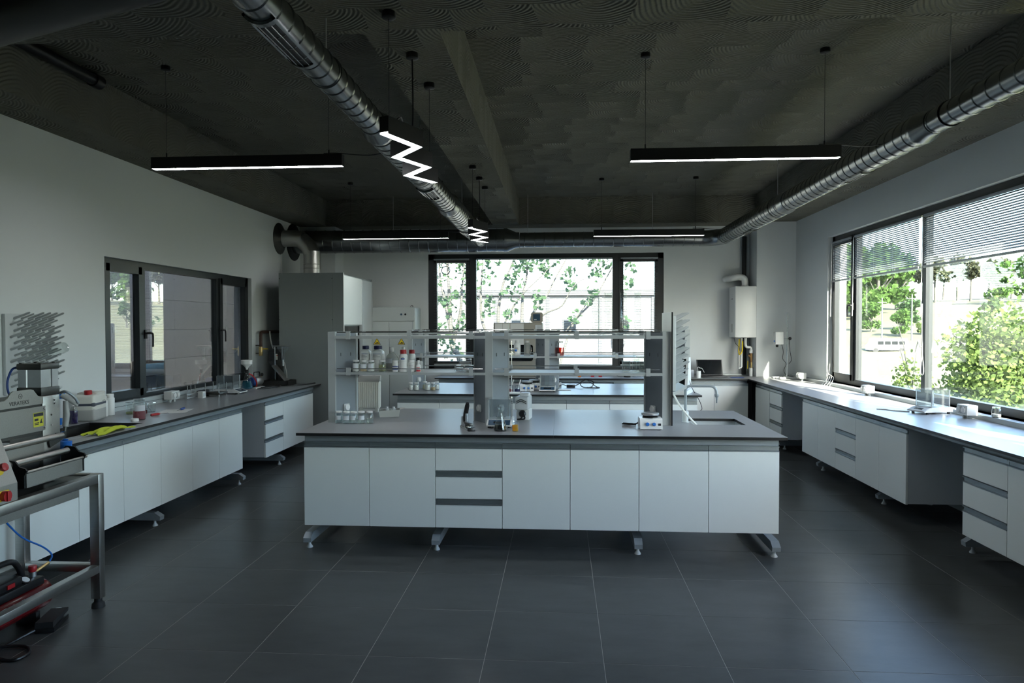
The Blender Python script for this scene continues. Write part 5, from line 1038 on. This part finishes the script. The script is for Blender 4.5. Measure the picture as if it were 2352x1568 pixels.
for x in (-.04, .06): MB().cyl((x,-.02,.008 if x < 0 else .28), (x,-.02,.52), .006, n=8).build('rod', 'chrome', ml)
MB().lathe([(.022,.34),(.024,.42),(.075,.50),(.078,.525),(.074,.525),(.07,.50)], (.07,-.02,0), 26).build('hopper', 'acrylic', ml); MB().lathe([(.016,.26),(.016,.35)], (.07,-.02,0), 14).build('spout', 'chrome', ml); MB().box(-.07,.16,-.06,.03,.522,.534).build('hopper_ring', 'stainless', ml, smooth=None)
MB().tube(spline([(.085,-.02,.31),(.10,-.02,.24),(.115,-.01,.15),(.11,.0,.10)], 4), .007, 7).build('spout_hose', 'grey_haze_plastic', ml)
# crumpled cloth and tissue at the sink rim
def cloth(name, mat, label, cat, cx, cy, lx, ly, hgt, seed, rz=0):
    rnd = random.Random(seed); n = 14; vs = []; ph = [rnd.uniform(0, 6) for _ in range(6)]
    for k, dz in ((0, 0), (1, .004)):
        for i in range(n+1):
            for j in range(n+1):
                u, v = i/n-.5, j/n-.5; e = 1-max(abs(u), abs(v))*1.7
                z = hgt*max(0, e)*(.6+.4*math.sin(9*u+ph[0])*math.cos(8*v+ph[1])) + .006*(1+math.sin(23*u+ph[2]+7*v))
                vs.append((u*lx*(1+.12*math.sin(7*v+ph[3])), v*ly*(1+.15*math.sin(6*u+ph[4])), z+dz))
    m = (n+1)**2; f = []
    for i in range(n):
        for j in range(n):
            a = i*(n+1)+j; q = (a, a+1, a+n+2, a+n+1); f += [tuple(x+m for x in q[::-1]), q]
    return tag(MB().add(vs, f).build(name, mat, None, (cx, cy, ZW), rz), label, cat)
cloth('cleaning_cloth', 'lime_cloth', 'crumpled lime green cloth on the rim of the deep sink', 'cloth', -3.405, 5.03, .13, .42, .045, 3); cloth('tissue', 'white_matte', 'crumpled white tissue at the near rim of the deep sink', 'tissue', -3.38, 4.40, .10, .14, .04, 5)
# a flask drying on the wall rack
df = thing('drying_flask', 'clear glass flask upturned on the wall peg rack', 'flask', (-4.12, 5.30, 1.45)); MB().lathe([(.018,0),(.018,.05),(.042,.10),(.045,.16),(.040,.19),(0,.195)], (0,0,0), 22, (.93,0,.36)).build('body', 'glassware', df)
# ------------------------------------------------------------------ outdoors and the hall beyond the interior window
def leaf_mat(name, col, tr):
    m, t, b = new_mat(name); t.nodes.remove(b); out = t.nodes['Material Output']; oi = node(t, 'ShaderNodeNewGeometry')
    nz = node(t, 'ShaderNodeTexNoise', i_Scale=2.5, i_Detail=2.); t.links.new(oi.outputs['Position'], nz.inputs['Vector'])
    mx = node(t, 'ShaderNodeMix', data_type='RGBA'); mx.inputs[6].default_value = (*[c*.65 for c in col], 1); mx.inputs[7].default_value = (*[min(1, c*1.35) for c in col], 1); t.links.new(nz.outputs[0], mx.inputs[0])
    d = node(t, 'ShaderNodeBsdfDiffuse'); tl = node(t, 'ShaderNodeBsdfTranslucent'); ms = node(t, 'ShaderNodeMixShader'); ms.inputs[0].default_value = tr
    for n_ in (d, tl): t.links.new(mx.outputs[2], n_.inputs[0])
    t.links.new(d.outputs[0], ms.inputs[1]); t.links.new(tl.outputs[0], ms.inputs[2]); t.links.new(ms.outputs[0], out.inputs[0])
leaf_mat('leaf_plane', (.062,.105,.055), .5); leaf_mat('leaf_green', (.062,.115,.030), .35); leaf_mat('leaf_dark', (.045,.080,.032), .3); leaf_mat('leaf_pale', (.07,.075,.045), .3); leaf_mat('leaf_fresh', (.105,.150,.045), .4)
pm('grass', (.085,.085,.042), .95, var=.35, vscale=.05, bump=0); pm('bark', (.07,.068,.06), .9, var=.2); pm('facade', (.105,.105,.102), .85, var=.03, vscale=.4); pm('facade_line', (.05,.052,.052), .8); pm('hall_floor', (.25,.25,.24), .6); pm('hall_door', (.50,.49,.50), .55, var=.03, vscale=2); pm('asphalt', (.09,.09,.085), .9)
def ground_h(x, y):
    d = math.hypot(x, y)
    a = max(0., d-130)/120; return -3.0 + 13*min(a, 1.6)*(.9+.2*math.sin(x*.012)*math.cos(y*.01)) if x > -40 else -3.0 + 2*min(a, 1.6)
g = MB(); NX = 56; vs = []; xs = [-300+900*i/NX for i in range(NX+1)]; ys = [-250+900*j/NX for j in range(NX+1)]
for x in xs:
    for y in ys: vs.append((x, y, ground_h(x, y)))
g.add(vs, [(i*(NX+1)+j, (i+1)*(NX+1)+j, (i+1)*(NX+1)+j+1, i*(NX+1)+j+1) for i in range(NX) for j in range(NX)])
struct('ground', g, 'grass', smooth=80)
rd = MB().box(14, 420, 0, 0.01, 0, .01); rd.v = []; rd.f = []
pts = [(20,118.5),(45,121),(60,123.5),(90,127),(140,128)]
rd.add([(x, y+dy, -2.95) for x, y in pts for dy in (-3, 3)], [(2*i, 2*i+2, 2*i+3, 2*i+1) for i in range(4)])
struct('road', rd, 'asphalt')
LEAF = [(0,-.5),(.28,-.25),(.5,.05),(.22,.12),(.12,.5),(0,.38),(-.12,.5),(-.22,.12),(-.5,.05),(-.28,-.25)]
def leaves(mb, c, rad, n, size, rnd, flat=1.0, shape=None):
    shape = shape or LEAF
    for _ in range(n):
        while True:
            p = Vector((rnd.uniform(-1,1), rnd.uniform(-1,1), rnd.uniform(-1,1)))
            if p.length < 1: break
        q = Euler((rnd.uniform(-1.2,1.2)+PI/2*rnd.choice((0,1)), rnd.uniform(-1,1), rnd.uniform(0,6.3))).to_matrix(); s = size*rnd.uniform(.6,1.25)
        o = Vector(c)+Vector((p.x*rad[0], p.y*rad[1], p.z*rad[2]*flat))
        mb.add([o + q @ Vector((x*s, y*s, 0)) for x, y in shape], [tuple(range(len(shape)))])
QUAD = [(-.5,-.35),(.1,-.5),(.5,.0),(.1,.5),(-.45,.3)]
def crown_tree(name, label, loc, h, w, mat, seed, n=900, size=.35, trunk=.3, group=None, blobs=9, cat='tree'):
    rnd = random.Random(seed); t = thing(name, label, cat, loc, 0, group); mb = MB()
    for b in range(blobs):
        z = h*(trunk+(1-trunk)*rnd.uniform(.12,.92)); k = 1-abs((z/h-trunk)/(1-trunk)-.45)*1.1; a = rnd.uniform(0, 6.3); rr = w*.5*k*rnd.uniform(.2,.75)
        leaves(mb, (rr*math.cos(a), rr*math.sin(a), z), (w*.24, w*.24, h*.13), n//blobs, size, rnd, shape=QUAD)
    c = mb.build('crown', mat, t, smooth=None); c['kind'] = 'stuff'
    tb = MB().tube([(0,0,0),(w*.02,0,h*trunk),(0,0,h*.75)], [w*.05, w*.035, w*.012], 8)
    for i in range(5):
        a = i*1.3+seed; tb.tube([(0,0,h*(trunk+.06*i)), (w*.16*math.cos(a), w*.16*math.sin(a), h*(trunk+.12+.08*i)), (w*.32*math.cos(a), w*.32*math.sin(a), h*(trunk+.25+.08*i))], [w*.02, w*.014, w*.005], 6)
    tb.build('trunk', 'bark', t); return t
def by_dir(k, D, dz=0): x, y = k*D, D; return (x, y, ground_h(x, y)+dz)      # k = x/y seen from the room
# wooded hillside
protoA = crown_tree('hillside_tree', 'broad green tree on the hillside seen through the long window', by_dir(.415, 190, -.3), 19, 15, 'leaf_green', 11, 1500, 1.3, .12, 'trees on the far hillside', 12)
protoB = crown_tree('hillside_pine', 'tall thin pale pine along the ridge seen through the long window', by_dir(.50, 262, -.3), 15, 9, 'leaf_pale', 12, 700, 1.0, .40, 'pines along the ridge', 8)
protoC = crown_tree('hillside_tree', 'dark rounded tree standing alone on the meadow', by_dir(.485, 150, -.2), 6.5, 6.5, 'leaf_dark', 13, 800, .55, .1, 'trees on the far hillside', 9)
rnd = random.Random(21)
for k, D, s in ((.39, 180, .95), (.44, 200, 1.05), (.465, 215, .9), (.37, 200, 1.1), (.345, 190, 1.0), (.405, 230, 1.1), (.43, 150, .35), (.47, 140, .3), (.60, 225, .7), (.64, 230, .8), (.69, 235, .8)):
    place(protoA, by_dir(k, D, -.3), rnd.uniform(0, 6), None, s)
for i in range(26):
    k = .36+.017*i+rnd.uniform(-.006, .006); place(protoB, by_dir(k, 268+rnd.uniform(-14, 16), -.3), rnd.uniform(0, 6), None, rnd.uniform(.8, 1.15))
crown_tree('meadow_bush', 'low pale bush on the meadow beside the lone dark tree', by_dir(.50, 142, -.1), 3, 3.4, 'leaf_fresh', 14, 500, .4, .05, None, 6, 'bush'); crown_tree('meadow_tree', 'small conical tree on the meadow near the window mullion', by_dir(.59, 150, -.1), 6, 4.2, 'leaf_dark', 15, 600, .5, .08, None, 8)
crown_tree('garden_tree', 'fresh green garden tree close outside the long window', (9.05, 14.9, -3.0), 4.95, 2.9, 'leaf_fresh', 16, 11000, .085, .34, None, 30); crown_tree('garden_tree', 'smaller green garden tree behind the window mullion', (7.45, 15.4, -3.0), 4.0, 1.0, 'leaf_fresh', 17, 700, .07, .62, None, 9); crown_tree('garden_shrub', 'dense green shrub under the garden tree outside the long window', (10.0, 14.3, -3.0), 3.5, 3.0, 'leaf_green', 18, 7000, .085, .1, None, 22, 'shrub')
# minibus
bu = thing('minibus', 'white minibus parked on the meadow road', 'minibus', (54.9, 121.6, -2.95), -.10)
MB().prism([(-3.0,.45),(3.1,.45),(3.15,1.5),(2.9,2.35),(-2.2,2.40),(-2.6,1.6),(-3.0,1.25)], -1.0, 1.0, 'y').build('body', 'white_plastic', bu, smooth=None)
for i in range(4): MB().box(-1.7+1.1*i, -.75+1.1*i, -1.012, -1.0, 1.35, 1.95).build('side_window', 'dark_glass', bu, smooth=None)
for x in (-2.0, 2.0): MB().cyl((x,-1.02,.42), (x,-.8,.42), .42, n=18).build('wheel', 'rubber', bu)
for k, D in ((.485, 134), (.445, 128)):
    x, y, z = by_dir(k, D); t = thing('utility_pole', f'thin concrete utility pole {"beside the lone dark tree" if k > .46 else "above the minibus"}', 'pole', (x, y, z), 0, 'utility poles'); MB().cyl((0,0,0), (0,0,8.5), .16, .10, 8).build('shaft', 'facade', t); MB().box(-.8,.8,-.06,.06,7.6,7.75).build('cross_arm', 'facade_line', t, smooth=None)
# plane trees behind the end window
STEMS = {'A': ([[-2.05,15.36,-3.0],[-2.19,15.36,.6],[-2.39,15.36,1.18],[-2.43,15.37,1.61],[-2.46,15.38,2.24],[-2.51,15.4,3.09],[-2.56,15.41,3.9]], .075), 'A2': ([[-2.43,15.37,1.61],[-2.6,15.5,2.34],[-2.7,15.6,2.73],[-2.77,15.7,3.5]], .05), 'A3': ([[-2.39,15.37,1.27],[-2.21,15.3,1.95],[-2.15,15.2,2.53],[-2.05,15.1,3.4]], .045),
 'B3': ([[-.95,16.6,-3.0],[-1.15,16.43,.32],[-1.41,16.44,1.35],[-1.47,16.45,1.93],[-1.36,16.47,2.64],[-1.2,16.49,3.01],[-.95,16.51,3.6]], .06), 'B4': ([[-.95,16.6,-1.0],[-1.0,16.44,.21],[-.92,16.47,1.25],[-.91,16.48,1.8],[-.89,16.5,2.39],[-.79,16.52,2.91],[-.81,16.52,3.7]], .06), 'B5': ([[-.95,16.6,-1.0],[-.9,16.45,.21],[-.74,16.49,1.55],[-.61,16.7,2.05],[-.34,16.8,2.39],[-.09,16.9,2.88],[.32,17.0,3.6]], .055),
 'B6': ([[-.74,16.49,1.55],[-.38,16.3,1.95],[.03,16.2,2.14],[.27,16.1,2.55],[.6,16.0,2.79]], .03), 'B7': ([[-.95,16.6,-1.0],[-.17,16.5,.32],[.27,16.56,1.66],[.76,16.61,2.26],[1.2,16.66,3.01],[1.5,16.68,3.6]], .04), 'B8': ([[-1.41,16.44,1.0],[-1.82,16.41,1.7],[-1.88,16.43,2.39],[-1.86,16.44,2.79],[-1.82,16.45,3.5]], .045), 'B9': ([[.13,16.55,1.55],[.65,16.4,2.27],[.75,16.3,2.79]], .018), 'B10': ([[-1.41,16.44,1.56],[-1.0,16.3,2.28],[-.48,16.2,2.79],[.03,16.1,3.3]], .025)}
CL = [[-1.75,16.24,2.27],[-1.7,16.23,2.02],[-1.19,16.29,2.78],[-1.24,16.28,2.47],[-.99,16.31,3.08],[-.68,16.33,3.19],[-.43,16.35,3.08],[-.33,16.35,2.93],[-.53,16.32,2.37],[-.48,16.32,2.22],[.23,16.39,2.93],[.13,16.38,2.83],[.26,16.38,2.62],[.74,16.43,3.18],[.84,16.43,2.88],[1.0,16.44,3.08],[1.1,16.45,3.18],[.74,16.41,2.47],[.59,16.4,2.27],[.33,16.37,1.89],[1.45,16.48,3.18],[1.6,16.49,3.03],[1.55,16.47,2.67],[1.45,16.45,1.76],[-.99,16.3,2.68],[-1.04,16.29,2.37],[-1.14,16.27,1.96],[-1.65,16.25,2.78],[-1.8,16.25,3.09],[-1.6,16.27,3.19],[-.83,16.32,3.19],[-.12,16.37,3.19],[-.75,16.3,3.0]]
for key, base, lab in (('A', (-2.05,15.36,-3.0), 'dense plane tree behind the narrow end window sash'), ('B', (-.95,16.6,-3.0), 'spreading plane tree with bare stems behind the middle of the end window')):
    t = thing('plane_tree', lab, 'tree', base, 0, 'plane trees behind the end window'); tb = MB(); mb = MB(); rnd = random.Random(5)
    for k, (p, r) in STEMS.items():
        if k[0] == key: q = spline(p, 4); tb.tube(q, [r*(1-.75*i/(len(q)-1)) for i in range(len(q))], 7)
    tb.xf(Matrix.Translation(-Vector(base))).build('stems', 'bark', t)
    if key == 'B':
        for c in CL: leaves(mb, c, (.20,.30,.17), 16, .13, rnd)
        for i in range(10): leaves(mb, (rnd.uniform(-2,2), rnd.uniform(16,17.5), rnd.uniform(3.5,4.6)), (.7,.6,.4), 40, .15, rnd)
    else:
        for i in range(34): leaves(mb, (-2.45+rnd.uniform(-.5,.55), 15.4+rnd.uniform(-.5,.5), rnd.uniform(1.0,3.6)), (.24,.3,.2), 15, .125, rnd)
        for i in range(8): leaves(mb, (-2.3+rnd.uniform(-1,.6), 15.4+rnd.uniform(-.5,.5), rnd.uniform(3.6,4.8)), (.5,.5,.4), 30, .14, rnd)
    c = mb.xf(Matrix.Translation(-Vector(base))).build('leaf_mass', 'leaf_plane', t, smooth=None); c['kind'] = 'stuff'
# white workshop across the yard
bl = thing('workshop_building', 'long white flat roofed workshop across the yard behind the plane trees', 'building', (-12, 29.5, -3.0))
MB().box(0, 18, 0, 8, 0, 5.95).build('wall', 'facade', bl, smooth=None); MB().box(-.15, 18.15, -.15, 8.15, 5.95, 6.2).build('roof_edge', 'facade_line', bl, smooth=None)
for i in range(4): MB().box(9.2+2.2*i, 9.35+2.2*i, -.05, 0, 0, 5.95).build('facade_pier', 'facade_line', bl, smooth=None)
for i in range(4):
    w_ = MB().box(9.9+2.2*i, 10.5+2.2*i, -.04, 0, 4.35, 4.95).build('window', 'facade_line', bl, smooth=None); MB().box(9.95+2.2*i, 10.45+2.2*i, -.05, -.04, 4.4, 4.9).build('window_pane', 'dark_glass', w_, smooth=None)
MB().box(14.2, 14.7, -.25, 0, 3.9, 4.3).build('air_unit', 'facade_line', bl, smooth=None)
ex = thing('outdoor_stairs', 'white outdoor stair flight against the workshop beyond the plane trees', 'stairs', (-4.6, 28.0, -3.0))
for i in range(12): MB().box(.28*i, .28*i+.30, 0, 1.0, .30*i, .30*i+.06).build('step', 'facade_line', ex, smooth=None)
for y in (0, 1.0): MB().tube([(0,y,.9),(3.3,y,4.4),(4.4,y,4.4)], .03, 6).tube([(0,y,0),(3.3,y,3.5)], .04, 6).build('handrail', 'facade', ex)
for i in range(6): MB().cyl((.3+.6*i,0,.3+.63*i), (.3+.6*i,0,1.2+.63*i), .02, n=6).build('baluster', 'facade', ex)
tag(MB().box(-6, 6, 12.2, 29, -3.02, -2.96).build('yard_paving', 'facade_line', smooth=None), 'pale yard paving between the laboratory and the workshop', 'paving', kind='structure')
# hall beyond the interior window: floor, walls and a sectional door of panels
hall = struct('floor_hall', MB().box(-9.5, -4.46, 3.0, 17.0, -.1, 0), 'hall_floor'); struct('wall_hall_end', MB().box(-9.5, -4.46, 17.0, 17.2, 0, 4.6), 'wall_paint'); struct('wall_hall_near', MB().box(-9.5, -4.46, 2.8, 3.0, 0, 4.6), 'wall_paint'); struct('wall_hall_far', MB().box(-9.7, -9.5, 2.8, 17.2, 0, 4.6), 'wall_paint'); struct('wall_hall_side', MB().box(-4.46, -4.3, 11.8, 17.2, 0, 4.6), 'wall_paint')
struct('ceiling_hall', MB().box(-9.7, -4.92, 2.8, 17.2, 4.6, 4.8).box(-4.6, -4.3, 2.8, 17.2, 4.6, 4.8), 'wall_paint')  # unseen open slot, added in the ceiling to let daylight into the hall
sd = thing('sectional_door', 'grey sectional door of wide horizontal panels in the hall', 'door', (-7.2, 8.6, 0), 0); sd['kind'] = 'thing'
for i in range(8):
    p = MB().rbox(-.04, 0, 0, 8.2, .54*i+.003, .54*i+.537, .006).build('panel', 'hall_door', sd, smooth=None)
    if i:
        for y in (2.2, 6.0): MB().box(0, .012, y-.05, y+.05, .54*i-.05, .54*i+.05).build('hinge', 'light_grey_plastic', p, smooth=None)
hs_ = thing('dark_panel', 'dark framed panel standing low in the hall beyond the interior window', 'screen', (-5.6, 8.75, 0)); MB().rbox(-.03, 0, 0, .78, .80, 1.22, .01).build('frame', 'black_plastic', hs_); MB().box(0, .003, .05, .73, .85, 1.17).build('screen', 'screen_blue', hs_, smooth=None); MB().box(-.03, 0, .30, .48, 0, .80).build('stand', 'black_metal', hs_, smooth=None); MB().box(-.2, .2, .2, .58, 0, .02).build('foot', 'black_metal', hs_, smooth=None)  # dark framed panel on a stand, added low in the hall
